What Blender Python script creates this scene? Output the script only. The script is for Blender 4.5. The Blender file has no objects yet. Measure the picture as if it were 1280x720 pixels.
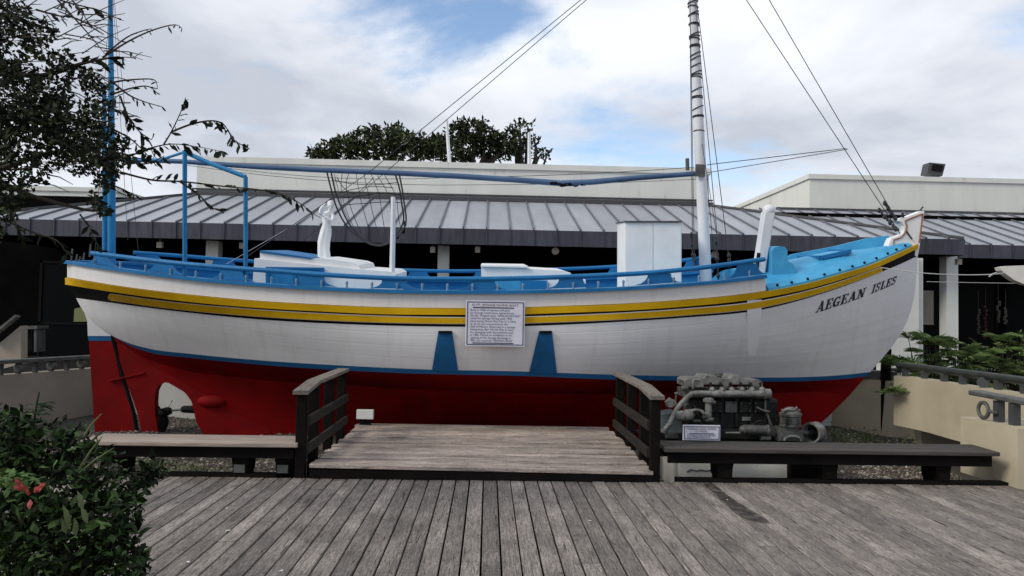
import bpy, math, random
import numpy as np
from mathutils import Vector, Matrix
from mathutils.bvhtree import BVHTree
R = math.radians
random.seed(11)
SC = bpy.context.scene
COL = SC.collection

# ------------------------------------------------------------------ camera
F = 930.0
EYE = Vector((0.0, 0.0, 1.70))
YAW, PITCH, ROLL = R(1.8), R(2.0), 0.018
fh = Vector((math.sin(YAW), math.cos(YAW), 0)); rh = Vector((math.cos(YAW), -math.sin(YAW), 0))
FWD = (fh * math.cos(PITCH) + Vector((0, 0, 1)) * math.sin(PITCH)).normalized()
UP0 = rh.cross(FWD).normalized()
RT = (rh * math.cos(ROLL) + UP0 * math.sin(ROLL)).normalized()
UPV = RT.cross(FWD).normalized()
cam = bpy.data.cameras.new('camera'); cam.lens = F / 1280 * 36.0; cam.sensor_width = 36
cam.clip_start = 0.05; cam.clip_end = 3000
camo = bpy.data.objects.new('camera', cam); COL.objects.link(camo)
M = Matrix((RT, UPV, -FWD)).transposed().to_4x4(); M.translation = EYE
camo.matrix_world = M
SC.camera = camo

# ------------------------------------------------------------------ light, sky, exposure
SC.view_settings.view_transform = 'Standard'; SC.view_settings.look = 'None'
SC.view_settings.exposure = 0.50; SC.view_settings.gamma = 1.0
SUN_TO = Vector((-0.80, -0.38, 0.66)).normalized()
sl = bpy.data.lights.new('sun', 'SUN'); sl.energy = 1.5; sl.angle = R(18); sl.color = (1, .95, .84)
so = bpy.data.objects.new('sun', sl); COL.objects.link(so)
so.rotation_euler = SUN_TO.to_track_quat('Z', 'Y').to_euler(); so.location = (-10, 5, 20)

W = bpy.data.worlds.new('World'); SC.world = W; W.use_nodes = True
nt = W.node_tree; nt.nodes.clear()
def wn(t, **k):
    n = nt.nodes.new(t)
    for a, b in k.items(): setattr(n, a, b)
    return n
def wl(a, b): nt.links.new(a, b)
out = wn('ShaderNodeOutputWorld')
sky = wn('ShaderNodeTexSky', sky_type='NISHITA', sun_disc=False)
sky.sun_elevation = math.asin(SUN_TO.z); sky.sun_rotation = math.atan2(SUN_TO.x, SUN_TO.y)
sky.air_density = 1.0; sky.dust_density = 0.6; sky.ozone_density = 1.5
bg1 = wn('ShaderNodeBackground'); bg1.inputs[1].default_value = 0.14
wl(sky.outputs[0], bg1.inputs[0])
tc = wn('ShaderNodeTexCoord'); sep = wn('ShaderNodeSeparateXYZ'); wl(tc.outputs['Generated'], sep.inputs[0])
def math_(op, a, b=None, c=None):
    n = wn('ShaderNodeMath', operation=op)
    for i, v in enumerate((a, b, c)):
        if v is None: continue
        if isinstance(v, (int, float)): n.inputs[i].default_value = v
        else: wl(v, n.inputs[i])
    return n.outputs[0]
zz = math_('ADD', math_('MAXIMUM', sep.outputs[2], 0.0), 0.22)
cmb = wn('ShaderNodeCombineXYZ')
wl(math_('DIVIDE', sep.outputs[0], zz), cmb.inputs[0]); wl(math_('DIVIDE', sep.outputs[1], zz), cmb.inputs[1])
def wnoise(scale, detail, rough, off):
    mp = wn('ShaderNodeVectorMath', operation='ADD'); wl(cmb.outputs[0], mp.inputs[0]); mp.inputs[1].default_value = off
    n = wn('ShaderNodeTexNoise'); n.inputs['Scale'].default_value = scale; n.inputs['Detail'].default_value = detail
    n.inputs['Roughness'].default_value = rough; n.inputs['Distortion'].default_value = .25
    wl(mp.outputs[0], n.inputs['Vector']); return n.outputs[0]
SKY_OFF = (12.17, 6.6, 0.0)
n1 = wnoise(1.15, 9, .58, SKY_OFF)
cov = wn('ShaderNodeMapRange', interpolation_type='SMOOTHSTEP'); wl(n1, cov.inputs[0])
cov.inputs[1].default_value = .33; cov.inputs[2].default_value = .49
n2 = wnoise(1.0, 6, .55, (9.3, 2.2, 4.0))
ramp = wn('ShaderNodeValToRGB'); wl(n2, ramp.inputs[0])
ramp.color_ramp.elements[0].position = .38; ramp.color_ramp.elements[0].color = (.41, .44, .50, 1)
ramp.color_ramp.elements[1].position = .63; ramp.color_ramp.elements[1].color = (.70, .725, .77, 1)
e = ramp.color_ramp.elements.new(.50); e.color = (.56, .585, .64, 1)
bg2 = wn('ShaderNodeBackground'); wl(ramp.outputs[0], bg2.inputs[0]); bg2.inputs[1].default_value = 1.0
mx = wn('ShaderNodeMixShader'); wl(cov.outputs[0], mx.inputs[0]); wl(bg1.outputs[0], mx.inputs[1]); wl(bg2.outputs[0], mx.inputs[2])
wl(mx.outputs[0], out.inputs[0])

# ------------------------------------------------------------------ pixel helpers (pixels of the 1280 x 720 photograph)
def ray(px, py): return (FWD + RT * ((px - 640) / F) - UPV * ((py - 360) / F))
def P(px, py, Y):
    d = ray(px, py); return EYE + d * ((Y - EYE.y) / d.y)
def G(px, py, Z):
    d = ray(px, py); return EYE + d * ((Z - EYE.z) / d.z)

# ------------------------------------------------------------------ mesh builder
class MB:
    def __init__(s): s.v = []; s.f = []; s.m = []; s.s = []
    def add(s, verts, faces, mat=0, smooth=False):
        o = len(s.v); s.v.extend([tuple(v) for v in verts])
        for f in faces: s.f.append(tuple(i + o for i in f)); s.m.append(mat); s.s.append(smooth)
        return s
    def hexa(s, p, mat=0):      # 8 points: bottom 4 ccw, top 4 ccw
        return s.add(p, [(3, 2, 1, 0), (4, 5, 6, 7), (0, 1, 5, 4), (1, 2, 6, 5), (2, 3, 7, 6), (3, 0, 4, 7)], mat)
    def box(s, x0, x1, y0, y1, z0, z1, mat=0):
        return s.hexa([(x0, y0, z0), (x1, y0, z0), (x1, y1, z0), (x0, y1, z0), (x0, y0, z1), (x1, y0, z1), (x1, y1, z1), (x0, y1, z1)], mat)
    def prism(s, poly, off, mat=0, smooth=False):   # extrude polygon by vector
        n = len(poly); off = Vector(off)
        a = [Vector(p) for p in poly]; b = [p + off for p in a]
        nrm = Vector((0, 0, 0))
        for i in range(n): nrm += a[i].cross(a[(i + 1) % n])
        fs = [tuple(range(n)), tuple(range(2 * n - 1, n - 1, -1))] + [((i + 1) % n, i, n + i, n + (i + 1) % n) for i in range(n)]
        if nrm.dot(off) > 0: fs = [tuple(reversed(f)) for f in fs]
        return s.add(a + b, fs, mat, smooth)
    def bar(s, p0, p1, w, h, up=(0, 0, 1), ch=None, mat=0, w1=None, h1=None):   # chamfered bar
        p0 = Vector(p0); p1 = Vector(p1); d = (p1 - p0).normalized()
        sd = d.cross(Vector(up)).normalized(); u = sd.cross(d).normalized()
        if ch is None: ch = min(w, h) * .12
        w1 = w1 or w; h1 = h1 or h
        vs = []
        for p, ww, hh in ((p0, w, h), (p1, w1, h1)):
            a, b = ww / 2, hh / 2
            for x, z in ((-a + ch, -b), (a - ch, -b), (a, -b + ch), (a, b - ch), (a - ch, b), (-a + ch, b), (-a, b - ch), (-a, -b + ch)):
                vs.append(p + sd * x + u * z)
        fs = [tuple(range(7, -1, -1)), tuple(range(8, 16))] + [(i, (i + 1) % 8, 8 + (i + 1) % 8, 8 + i) for i in range(8)]
        fs = [tuple(reversed(f)) for f in fs]
        return s.add(vs, fs, mat)
    def tube(s, pts, r, n=8, mat=0, smooth=True, cap=True):
        pts = [Vector(p) for p in pts]; k = len(pts)
        rr = r if isinstance(r, (list, tuple)) else [r] * k
        vs = []; prev = None
        for i, p in enumerate(pts):
            t = (pts[min(i + 1, k - 1)] - pts[max(i - 1, 0)])
            t = t.normalized() if t.length > 1e-9 else Vector((0, 0, 1))
            if prev is None:
                a = Vector((0, 0, 1)) if abs(t.z) < .9 else Vector((0, 1, 0))
                e1 = t.cross(a).normalized()
            else:
                e1 = prev - t * prev.dot(t)
                e1 = e1.normalized() if e1.length > 1e-6 else t.orthogonal().normalized()
            prev = e1; e2 = t.cross(e1)
            for j in range(n):
                q = 2 * math.pi * j / n
                vs.append(p + (e1 * math.cos(q) + e2 * math.sin(q)) * rr[i])
        fs = [(i * n + j, i * n + (j + 1) % n, (i + 1) * n + (j + 1) % n, (i + 1) * n + j) for i in range(k - 1) for j in range(n)]
        s.add(vs, fs, mat, smooth)
        if cap:
            o = len(s.v) - len(vs)
            s.f.append(tuple(o + j for j in range(n - 1, -1, -1))); s.m.append(mat); s.s.append(False)
            s.f.append(tuple(o + (k - 1) * n + j for j in range(n))); s.m.append(mat); s.s.append(False)
        return s
    def lathe(s, o, axis, prof, n=16, mat=0, smooth=True):   # prof: (radius, height along axis)
        o = Vector(o); ax = Vector(axis).normalized()
        return s.tubeprof([o + ax * h for r, h in prof], [max(r, 1e-4) for r, h in prof], ax, n, mat, smooth)
    def tubeprof(s, pts, rr, ax, n, mat, smooth):
        e1 = ax.orthogonal().normalized(); e2 = ax.cross(e1); k = len(pts); vs = []
        for p, r in zip(pts, rr):
            for j in range(n):
                q = 2 * math.pi * j / n; vs.append(p + (e1 * math.cos(q) + e2 * math.sin(q)) * r)
        fs = [(i * n + j, i * n + (j + 1) % n, (i + 1) * n + (j + 1) % n, (i + 1) * n + j) for i in range(k - 1) for j in range(n)]
        fs += [tuple(range(n - 1, -1, -1)), tuple((k - 1) * n + j for j in range(n))]
        return s.add(vs, fs, mat, smooth)
    def grid(s, rows, mat=0, smooth=True, flip=False):
        nr = len(rows); nc = len(rows[0]); vs = [p for r in rows for p in r]
        fs = [(i * nc + j, i * nc + j + 1, (i + 1) * nc + j + 1, (i + 1) * nc + j) for i in range(nr - 1) for j in range(nc - 1)]
        if flip: fs = [tuple(reversed(f)) for f in fs]
        return s.add(vs, fs, mat, smooth)
    def ellipsoid(s, c, r, nu=12, nv=8, mat=0):
        c = Vector(c); vs = []; fs = []
        for i in range(nv + 1):
            a = math.pi * i / nv
            for j in range(nu):
                q = 2 * math.pi * j / nu
                vs.append((c.x + r[0] * math.sin(a) * math.cos(q), c.y + r[1] * math.sin(a) * math.sin(q), c.z + r[2] * math.cos(a)))
        for i in range(nv):
            for j in range(nu): fs.append((i * nu + j, (i + 1) * nu + j, (i + 1) * nu + (j + 1) % nu, i * nu + (j + 1) % nu))
        return s.add(vs, fs, mat, True)
    def build(s, name, mats, parent=None, loc=None):
        off = Vector((0, 0, 0)); q = parent
        while q is not None: off += q.location; q = q.parent
        l = Vector(loc) if loc is not None else Vector((0, 0, 0))
        if parent is None and loc is None and s.v: l = Vector((0, 0, 0))
        me = bpy.data.meshes.new(name)
        o3 = off if loc is None else l
        me.from_pydata([(x - o3.x, y - o3.y, z - o3.z) for x, y, z in s.v], [], s.f)
        if not isinstance(mats, (list, tuple)): mats = [mats]
        for m in mats: me.materials.append(m)
        me.polygons.foreach_set('material_index', s.m); me.polygons.foreach_set('use_smooth', s.s)
        me.update()
        if any(s.s) and len(s.f) < 60000: me.set_sharp_from_angle(angle=R(42))
        ob = bpy.data.objects.new(name, me); COL.objects.link(ob)
        if parent is not None: ob.parent = parent
        if loc is not None: ob.location = l - off
        return ob
def thing(name, label, cat, loc, group=None):
    o = bpy.data.objects.new(name, None); COL.objects.link(o); o.location = loc
    o.empty_display_size = .2
    o['label'] = label; o['category'] = cat
    if group: o['group'] = group
    return o
def tag(o, label, cat, group=None):
    o['label'] = label; o['category'] = cat
    if group: o['group'] = group
    return o
def struct(o): o['kind'] = 'structure'; return o
def stuff(o): o['kind'] = 'stuff'; return o
def inst(src, name, parent, loc, rot=(0, 0, 0), scale=None):
    o = src.copy(); o.name = name; COL.objects.link(o); o.parent = parent
    off = Vector((0, 0, 0)); q = parent
    while q is not None: off += q.location; q = q.parent
    o.location = Vector(loc) - off; o.rotation_euler = rot
    if scale: o.scale = scale
    return o

# ------------------------------------------------------------------ materials
def mat(name, c1, c2=None, scale=3, rough=.6, bump=0, bscale=30, metal=0, stretch=(1, 1, 1), rnd=0, c3=None, s3=12, t3=.62, spec=.4, detail=6, lo=.35, hi=.65, coat=0):
    m = bpy.data.materials.new(name); m.use_nodes = True; t = m.node_tree; b = t.nodes['Principled BSDF']
    b.inputs['Roughness'].default_value = rough; b.inputs['Metallic'].default_value = metal
    b.inputs['Specular IOR Level'].default_value = spec
    if coat: b.inputs['Coat Weight'].default_value = coat; b.inputs['Coat Roughness'].default_value = .25
    L = t.links.new
    co = t.nodes.new('ShaderNodeTexCoord'); oi = t.nodes.new('ShaderNodeObjectInfo')
    ad = t.nodes.new('ShaderNodeVectorMath'); ad.operation = 'ADD'; L(co.outputs['Object'], ad.inputs[0])
    sc = t.nodes.new('ShaderNodeVectorMath'); sc.operation = 'SCALE'; sc.inputs[0].default_value = (37, 53, 71); L(oi.outputs['Random'], sc.inputs['Scale'])
    L(sc.outputs[0], ad.inputs[1])
    mp = t.nodes.new('ShaderNodeMapping'); mp.inputs['Scale'].default_value = stretch; L(ad.outputs[0], mp.inputs[0])
    def noise(s, d=6, r=.6):
        n = t.nodes.new('ShaderNodeTexNoise'); n.inputs['Scale'].default_value = s; n.inputs['Detail'].default_value = d
        n.inputs['Roughness'].default_value = r; L(mp.outputs[0], n.inputs['Vector']); return n
    def mix(fac, a, bb):
        x = t.nodes.new('ShaderNodeMix'); x.data_type = 'RGBA'
        for so_, v in ((x.inputs[0], fac), (x.inputs[6], a), (x.inputs[7], bb)):
            if isinstance(v, (int, float)): so_.default_value = v
            elif isinstance(v, tuple): so_.default_value = v if len(v) == 4 else v + (1,)
            else: L(v, so_)
        return x.outputs[2]
    c = c1 + (1,)
    if c2:
        n = noise(scale, detail); mr = t.nodes.new('ShaderNodeMapRange'); mr.inputs[1].default_value = lo; mr.inputs[2].default_value = hi; L(n.outputs[0], mr.inputs[0])
        c = mix(mr.outputs[0], c1, c2)
    if c3:
        n = noise(s3, 8, .7); mr = t.nodes.new('ShaderNodeMapRange'); mr.inputs[1].default_value = t3; mr.inputs[2].default_value = t3 + .1; L(n.outputs[0], mr.inputs[0])
        c = mix(mr.outputs[0], c, c3)
    if rnd:
        hs = t.nodes.new('ShaderNodeHueSaturation'); mr = t.nodes.new('ShaderNodeMapRange'); mr.inputs[3].default_value = 1 - rnd; mr.inputs[4].default_value = 1 + rnd
        L(oi.outputs['Random'], mr.inputs[0]); L(mr.outputs[0], hs.inputs['Value'])
        if isinstance(c, tuple): hs.inputs['Color'].default_value = c
        else: L(c, hs.inputs['Color'])
        c = hs.outputs[0]
    if isinstance(c, tuple): b.inputs['Base Color'].default_value = c
    else: L(c, b.inputs['Base Color'])
    if bump:
        n = noise(bscale, 5); bp = t.nodes.new('ShaderNodeBump'); bp.inputs['Strength'].default_value = bump; bp.inputs['Distance'].default_value = .006
        L(n.outputs[0], bp.inputs['Height']); L(bp.outputs[0], b.inputs['Normal'])
    return m

MT = {}
MT['hull_white'] = mat('hull_white', (.72, .71, .715), (.64, .635, .645), 1.6, .42, .25, 4, stretch=(.35, 1, 1.5), c3=(.40, .38, .36), s3=7, t3=.66, detail=9)
MT['white'] = mat('white_paint', (.82, .82, .81), (.74, .74, .74), 3, .45, .2, 9, c3=(.42, .38, .33), s3=9, t3=.68)
MT['red'] = mat('red_antifouling', (.20, .0025, .003), (.14, .002, .003), 2.5, .7, .3, 12, c3=(.06, .004, .004), s3=9, t3=.64, spec=.08)
MT['blue'] = mat('blue_paint', (.018, .165, .385), (.014, .125, .31), 3, .5, .2, 14, c3=(.012, .05, .13), s3=9, t3=.62, spec=.15)
MT['blue_mast'] = mat('mast_blue', (.030, .215, .44), (.022, .165, .36), 3, .5, .2, 14, c3=(.02, .07, .16), s3=9, t3=.62, spec=.15)
MT['stripe_blue'] = mat('waterline_blue', (.016, .105, .25), (.012, .08, .20), 3, .6, spec=.08)
MT['boom'] = mat('boom_paint', (.075, .135, .25), (.045, .085, .17), 5, .55, .3, 14, stretch=(.3, 1, 1), c3=(.015, .02, .03), s3=7, t3=.6)
MT['light_blue'] = mat('light_blue_paint', (.065, .34, .57), (.045, .27, .49), 4, .5, .2, 14, c3=(.04, .16, .28), s3=7, t3=.62, spec=.2)
MT['yellow'] = mat('yellow_paint', (.68, .40, .006), (.55, .31, .005), 4, .5, .15, 10, stretch=(.4, 1, 1), c3=(.33, .18, .01), s3=9, t3=.63, spec=.15)
MT['black'] = mat('black_paint', (.006, .006, .007), (.010, .009, .010), 5, .6, spec=.08)
MT['mast'] = mat('mast_paint', (.72, .72, .74), (.58, .59, .62), 4, .5, .2, 12, stretch=(1, 1, .3), c3=(.3, .3, .3), s3=10, t3=.66)
MT['wire'] = mat('wire', (.03, .032, .035), rough=.5, metal=.3)
MT['rope'] = mat('pale_rope', (.42, .42, .41), (.3, .3, .3), 60, .9)
MT['deckwood'] = None
MT['wood_dark'] = mat('dark_stained_wood', (.011, .009, .008), (.006, .005, .0045), 3, .85, .4, 14, stretch=(1, 1, 1), spec=.06)
MT['wood_cap'] = mat('weathered_cap_wood', (.20, .17, .145), (.10, .085, .072), 6, .8, .5, 30, stretch=(6, .6, 6), rnd=.15)
MT['wood_bench'] = mat('weathered_bench_wood', (.36, .29, .24), (.22, .18, .155), 5, .8, .5, 30, stretch=(.5, 8, 8), rnd=.12)
MT['wood_rail'] = mat('shaded_rail_board', (.034, .029, .026), (.018, .016, .014), 5, .8, .5, 30, stretch=(8, .5, 8), rnd=.12, spec=.15)  # base darkened to stand in for shade on the inner rails
MT['wood_bench_dark'] = mat('grey_bench_wood', (.060, .052, .045), (.032, .028, .024), 5, .75, .5, 30, stretch=(.5, 8, 8), rnd=.12)
MT['cream'] = mat('cream_stucco', (.45, .39, .28), (.38, .33, .235), 1.5, .85, .35, 60, c3=(.24, .21, .16), s3=2.2, t3=.66)
MT['grey_wall'] = mat('grey_stucco', (.33, .285, .235), (.26, .225, .185), 1.4, .88, .35, 60, c3=(.18, .16, .14), s3=2.5, t3=.66)
MT['parapet'] = mat('parapet_stucco', (.69, .69, .64), (.61, .61, .57), .9, .85, .15, 40, c3=(.46, .45, .41), s3=1.5, t3=.60, stretch=(1.6, 1, .3))
MT['column'] = mat('column_stucco', (.66, .66, .62), (.58, .58, .55), 1.5, .85, .2, 40)
MT['roof'] = mat('metal_roof', (.33, .34, .375), (.27, .28, .31), 1.2, .48, .06, 5, metal=.0, rnd=.10, stretch=(2, .5, 1), spec=.5)
MT['seam'] = mat('shaded_roof_seam', (.13, .135, .155), (.09, .095, .11), 3, .5)  # darker than the panels: shadow side of the ribs put into the colour
MT['fascia'] = mat('metal_fascia', (.055, .055, .075), (.033, .033, .045), 3.5, .45, .08, 5, rnd=.15, stretch=(3, 1, .5))
MT['trim'] = mat('dark_metal_trim', (.05, .052, .055), rough=.45)
MT['dark'] = mat('shaded_shopfront', (.0035, .0035, .004), (.006, .0055, .0055), 1.5, .9, spec=.0)  # near-black base carries the deep shade under the eave
MT['shaded_trim'] = mat('shaded_frame', (.009, .009, .009), rough=.8, spec=.05)  # frames blackened for the same porch shade
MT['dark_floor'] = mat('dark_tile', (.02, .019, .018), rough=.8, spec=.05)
MT['soffit'] = mat('shaded_soffit', (.006, .006, .006), rough=.9, spec=.0)  # eave shade put into the soffit colour
MT['rail_green'] = mat('painted_pipe', (.035, .040, .034), (.022, .026, .022), 6, .45, spec=.3)
MT['rail_grey'] = mat('grey_metal', (.11, .11, .105), (.06, .06, .057), 6, .5, metal=.1)
MT['gravel_bed'] = mat('gravel_bed', (.065, .054, .045), (.025, .021, .018), 22, .95, .9, 30)
MT['ground'] = mat('earth', (.13, .12, .10), (.08, .075, .06), .4, .95)
MT['pebble'] = mat('pebble', (.20, .17, .14), (.09, .075, .06), 3, .85)
MT['pebble2'] = mat('pebble_pale', (.40, .36, .31), (.24, .21, .18), 3, .85)
MT['pebble3'] = mat('pebble_dark', (.08, .06, .045), (.05, .04, .03), 3, .85)
MT['eng'] = mat('engine_grey', (.10, .10, .094), (.04, .04, .036), 11, .55, .6, 25, c3=(.035, .025, .018), s3=18, t3=.54)
MT['eng_lt'] = mat('engine_pale_grey', (.20, .20, .19), (.085, .083, .075), 9, .5, .5, 25, c3=(.06, .042, .028), s3=16, t3=.55)
MT['eng_dk'] = mat('engine_black', (.008, .008, .008), (.020, .019, .017), 12, .6, .5, 25, spec=.15)
MT['eng_blue'] = mat('engine_blue_grey', (.10, .125, .135), (.06, .075, .08), 9, .55, .3, 25)
MT['pad'] = mat('whitewashed_block', (.78, .77, .72), (.66, .65, .60), 2, .85, .3, 40, c3=(.35, .33, .29), s3=5, t3=.62)
MT['sign'] = mat('sign_white', (.60, .60, .68), (.54, .54, .62), 4, .4)
MT['ink'] = mat('sign_ink', (.012, .010, .045), rough=.5)
MT['ink_red'] = mat('sign_red_ink', (.11, .035, .05), rough=.5)
MT['navy'] = mat('name_paint', (.012, .012, .030), (.02, .02, .045), 20, .5)
MT['brown'] = mat('brown_trim', (.32, .13, .05), (.22, .09, .04), 9, .5)
MT['bark'] = mat('bark', (.045, .036, .028), (.022, .018, .014), 20, .9, .6, 30)
def leafmat(name, c, c2, rough=.5):
    return mat(name, c, c2, 2.5, .65, rnd=.1, spec=.12)
MT['leaf_tree'] = leafmat('leaf_dark', (.008, .012, .006), (.014, .020, .008))
MT['leaf_far'] = leafmat('leaf_far', (.035, .050, .018), (.065, .085, .030))
MT['leaf_bush'] = leafmat('leaf_bush', (.014, .032, .009), (.032, .060, .016))
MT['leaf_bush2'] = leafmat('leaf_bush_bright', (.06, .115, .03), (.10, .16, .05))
MT['leaf_palm'] = leafmat('leaf_palm', (.09, .14, .04), (.16, .22, .08))
MT['grass'] = leafmat('grass_blade', (.07, .10, .035), (.13, .15, .07))
MT['flower'] = mat('flower_red', (.34, .045, .035), (.24, .03, .03), 9, .6)
MT['canvas'] = mat('canvas', (.66, .63, .58), (.58, .55, .50), 2, .8)
MT['yellow_bin'] = mat('olive_plastic', (.16, .17, .06), rough=.6)

# plank material: grain along local Y, nail heads, wear
def plank_mat(name='weathered_deck_plank', ca=(.070, .058, .052, 1), cb=(.36, .312, .275, 1), cm=(.205, .174, .152, 1)):
    m = bpy.data.materials.new(name); m.use_nodes = True; t = m.node_tree; b = t.nodes['Principled BSDF']; L = t.links.new
    b.inputs['Roughness'].default_value = .78; b.inputs['Specular IOR Level'].default_value = .25
    co = t.nodes.new('ShaderNodeTexCoord'); oi = t.nodes.new('ShaderNodeObjectInfo'); N = t.nodes.new
    sc = N('ShaderNodeVectorMath'); sc.operation = 'SCALE'; sc.inputs[0].default_value = (17, 93, 31); L(oi.outputs['Random'], sc.inputs['Scale'])
    ad = N('ShaderNodeVectorMath'); ad.operation = 'ADD'; L(co.outputs['Object'], ad.inputs[0]); L(sc.outputs[0], ad.inputs[1])
    def nz(stretch, s, d, r, dist=0):
        mp = N('ShaderNodeMapping'); mp.inputs['Scale'].default_value = stretch; L(ad.outputs[0], mp.inputs[0])
        n = N('ShaderNodeTexNoise'); n.inputs['Scale'].default_value = s; n.inputs['Detail'].default_value = d; n.inputs['Roughness'].default_value = r
        n.inputs['Distortion'].default_value = dist; L(mp.outputs[0], n.inputs['Vector']); return n.outputs[0]
    grain = nz((1, .06, 1), 70, 6, .68, 1.6); fine = nz((1, .14, 1), 190, 3, .6); blot = nz((1, .5, 1), 4.2, 6, .65); crack = nz((1, .05, 1), 48, 4, .6, 1.6)
    rp = N('ShaderNodeValToRGB'); L(grain, rp.inputs[0])
    els = rp.color_ramp.elements; els[0].position = .30; els[0].color = ca; els[1].position = .70; els[1].color = cb
    e = els.new(.5); e.color = cm
    def mixm(fac, a, bb, bt='MULTIPLY'):
        x = N('ShaderNodeMix'); x.data_type = 'RGBA'; x.blend_type = bt
        for s_, v in ((x.inputs[0], fac), (x.inputs[6], a), (x.inputs[7], bb)):
            if isinstance(v, (int, float)): s_.default_value = v
            elif isinstance(v, tuple): s_.default_value = v
            else: L(v, s_)
        return x.outputs[2]
    def rmp(v, a, bb, lo, hi):
        x = N('ShaderNodeMapRange'); L(v, x.inputs[0])
        for i, q in enumerate((a, bb, lo, hi)): x.inputs[i + 1].default_value = q
        return x.outputs[0]
    c = mixm(1.0, rp.outputs[0], rmp(blot, .3, .72, .62, 1.4))
    c = mixm(1.0, c, rmp(fine, .3, .7, .70, 1.28))
    c = mixm(rmp(crack, .60, .66, 0, .8), c, (.02, .017, .015, 1), 'MIX')
    # nail heads in pairs over the joists
    sp = N('ShaderNodeSeparateXYZ'); L(co.outputs['Object'], sp.inputs[0])
    def mm(op, a, bb=None):
        x = N('ShaderNodeMath'); x.operation = op
        for i, v in enumerate((a, bb)):
            if v is None: continue
            if isinstance(v, (int, float)): x.inputs[i].default_value = v
            else: L(v, x.inputs[i])
        return x.outputs[0]
    dx = mm('SUBTRACT', mm('ABSOLUTE', sp.outputs[0]), .043)
    yw = mm('ADD', mm('MULTIPLY', oi.outputs['Random'], .06), sp.outputs[1])
    dy = mm('SUBTRACT', mm('FRACT', mm('DIVIDE', yw, .41)), .5); dy = mm('MULTIPLY', dy, .41)
    dist = mm('SQRT', mm('ADD', mm('MULTIPLY', dx, dx), mm('MULTIPLY', dy, dy)))
    c = mixm(rmp(dist, .005, .0095, .9, 0), c, (.012, .010, .010, 1), 'MIX')
    hs = N('ShaderNodeHueSaturation'); L(rmp(oi.outputs['Random'], 0, 1, .70, 1.22), hs.inputs['Value']); hs.inputs['Saturation'].default_value = .9; L(c, hs.inputs['Color'])
    L(hs.outputs[0], b.inputs['Base Color'])
    bp = N('ShaderNodeBump'); bp.inputs['Strength'].default_value = .55; bp.inputs['Distance'].default_value = .006
    L(mm('SUBTRACT', grain, mm('MULTIPLY', rmp(crack, .64, .7, 0, 1), .6)), bp.inputs['Height']); L(bp.outputs[0], b.inputs['Normal'])
    return m
MT['deckwood'] = plank_mat()

# ================================================================== SETTING: ground
MBg = MB(); MBg.add([(-900, -300, -.62), (900, -300, -.62), (900, 2000, -.62), (-900, 2000, -.62)], [(0, 1, 2, 3)])
struct(MBg.build('ground', MT['ground']))
DECK_Y = 7.67
# gravel bed under the boat
def bedz(x, y): return -.30 + max(0, min(1, (y - 7.8) / 5.5)) * .10 + .03 * math.sin(x * 1.7 + y) + .02 * math.sin(x * 3.1 - y * 2.3)
b = MB(); rows = []
for j in range(25):
    y = 7.5 + j * .29; rows.append([(-9 + i * .35, y, bedz(-9 + i * .35, y)) for i in range(50)])
b.grid(rows); gravel = struct(b.build('gravel_bed', MT['gravel_bed']))
b = MB(); rng = random.Random(3)
def pebble(b, x, y, z, r, mi):
    v = []
    for d in ((1, 0, 0), (-1, 0, 0), (0, 1, 0), (0, -1, 0), (0, 0, 1), (0, 0, -1)):
        k = r * rng.uniform(.7, 1.25); v.append((x + d[0] * k, y + d[1] * k, z + d[2] * k * .7))
    b.add(v, [(0, 2, 4), (2, 1, 4), (1, 3, 4), (3, 0, 4), (2, 0, 5), (1, 2, 5), (3, 1, 5), (0, 3, 5)], mi)
for x0, x1, y0, y1, n in ((-6.0, -1.9, 7.85, 11.0, 7000), (-6.0, -2.5, 11.0, 13.6, 2500), (1.8, 6.0, 7.85, 10.5, 7500), (2.5, 7.5, 10.5, 13.0, 3000)):
    for i in range(n):
        x = rng.uniform(x0, x1); y = rng.uniform(y0, y1)
        pebble(b, x, y, bedz(x, y) + .006, rng.choice((.012, .016, .02, .026)), rng.choice((0, 0, 0, 1, 2, 2, 2)))
stuff(b.build('pebbles', [MT['pebble'], MT['pebble2'], MT['pebble3']]))

# ------------------------------------------------------------------ wooden deck, plank by plank
b = MB(); b.box(-7.6, 8.4, -1.2, DECK_Y - .03, -.30, -.16); deck = struct(b.build('wooden_deck', MT['wood_dark']))
PITCH_W = .138
for k in range(14):
    b = MB(); b.box(-7.5, 8.3, -.82 + k * .62, -.77 + k * .62, -.158, -.040); b.build('joist', MT['wood_dark'], deck)
plank_src = {}
def plank_mesh(L_):
    k = round(L_, 2)
    if k not in plank_src:
        b = MB(); w = PITCH_W - .0125
        b.bar((0, -L_ / 2 + .0015, 0), (0, L_ / 2 - .0015, 0), w, .036, ch=.004)
        o = b.build('plank', MT['deckwood']); plank_src[k] = o.data; bpy.data.objects.remove(o)
    return plank_src[k]
rng = random.Random(5)
nrow = 0
x = -7.4
while x < 8.2:
    joints = [-1.0]
    if rng.random() < .62: joints.append(round(-1 + .41 * rng.choice((9, 11, 13, 14, 15, 16, 17, 18)), 2))
    joints.append(DECK_Y + (0 if x > 5 else 0))
    if rng.random() < .10 and -2.6 < x < -.4: joints = [-1.0, 7.2, DECK_Y]
    for a, c in zip(joints[:-1], joints[1:]):
        L_ = c - a
        o = bpy.data.objects.new('plank', plank_mesh(L_)); COL.objects.link(o); o.parent = deck
        o.location = (x + rng.uniform(-.0015, .0015), (a + c) / 2, -.018 + rng.uniform(-.003, .0025)); o.rotation_euler = (0, rng.uniform(-.008, .008), rng.uniform(-.0004, .0004))
    x += PITCH_W; nrow += 1
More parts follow.
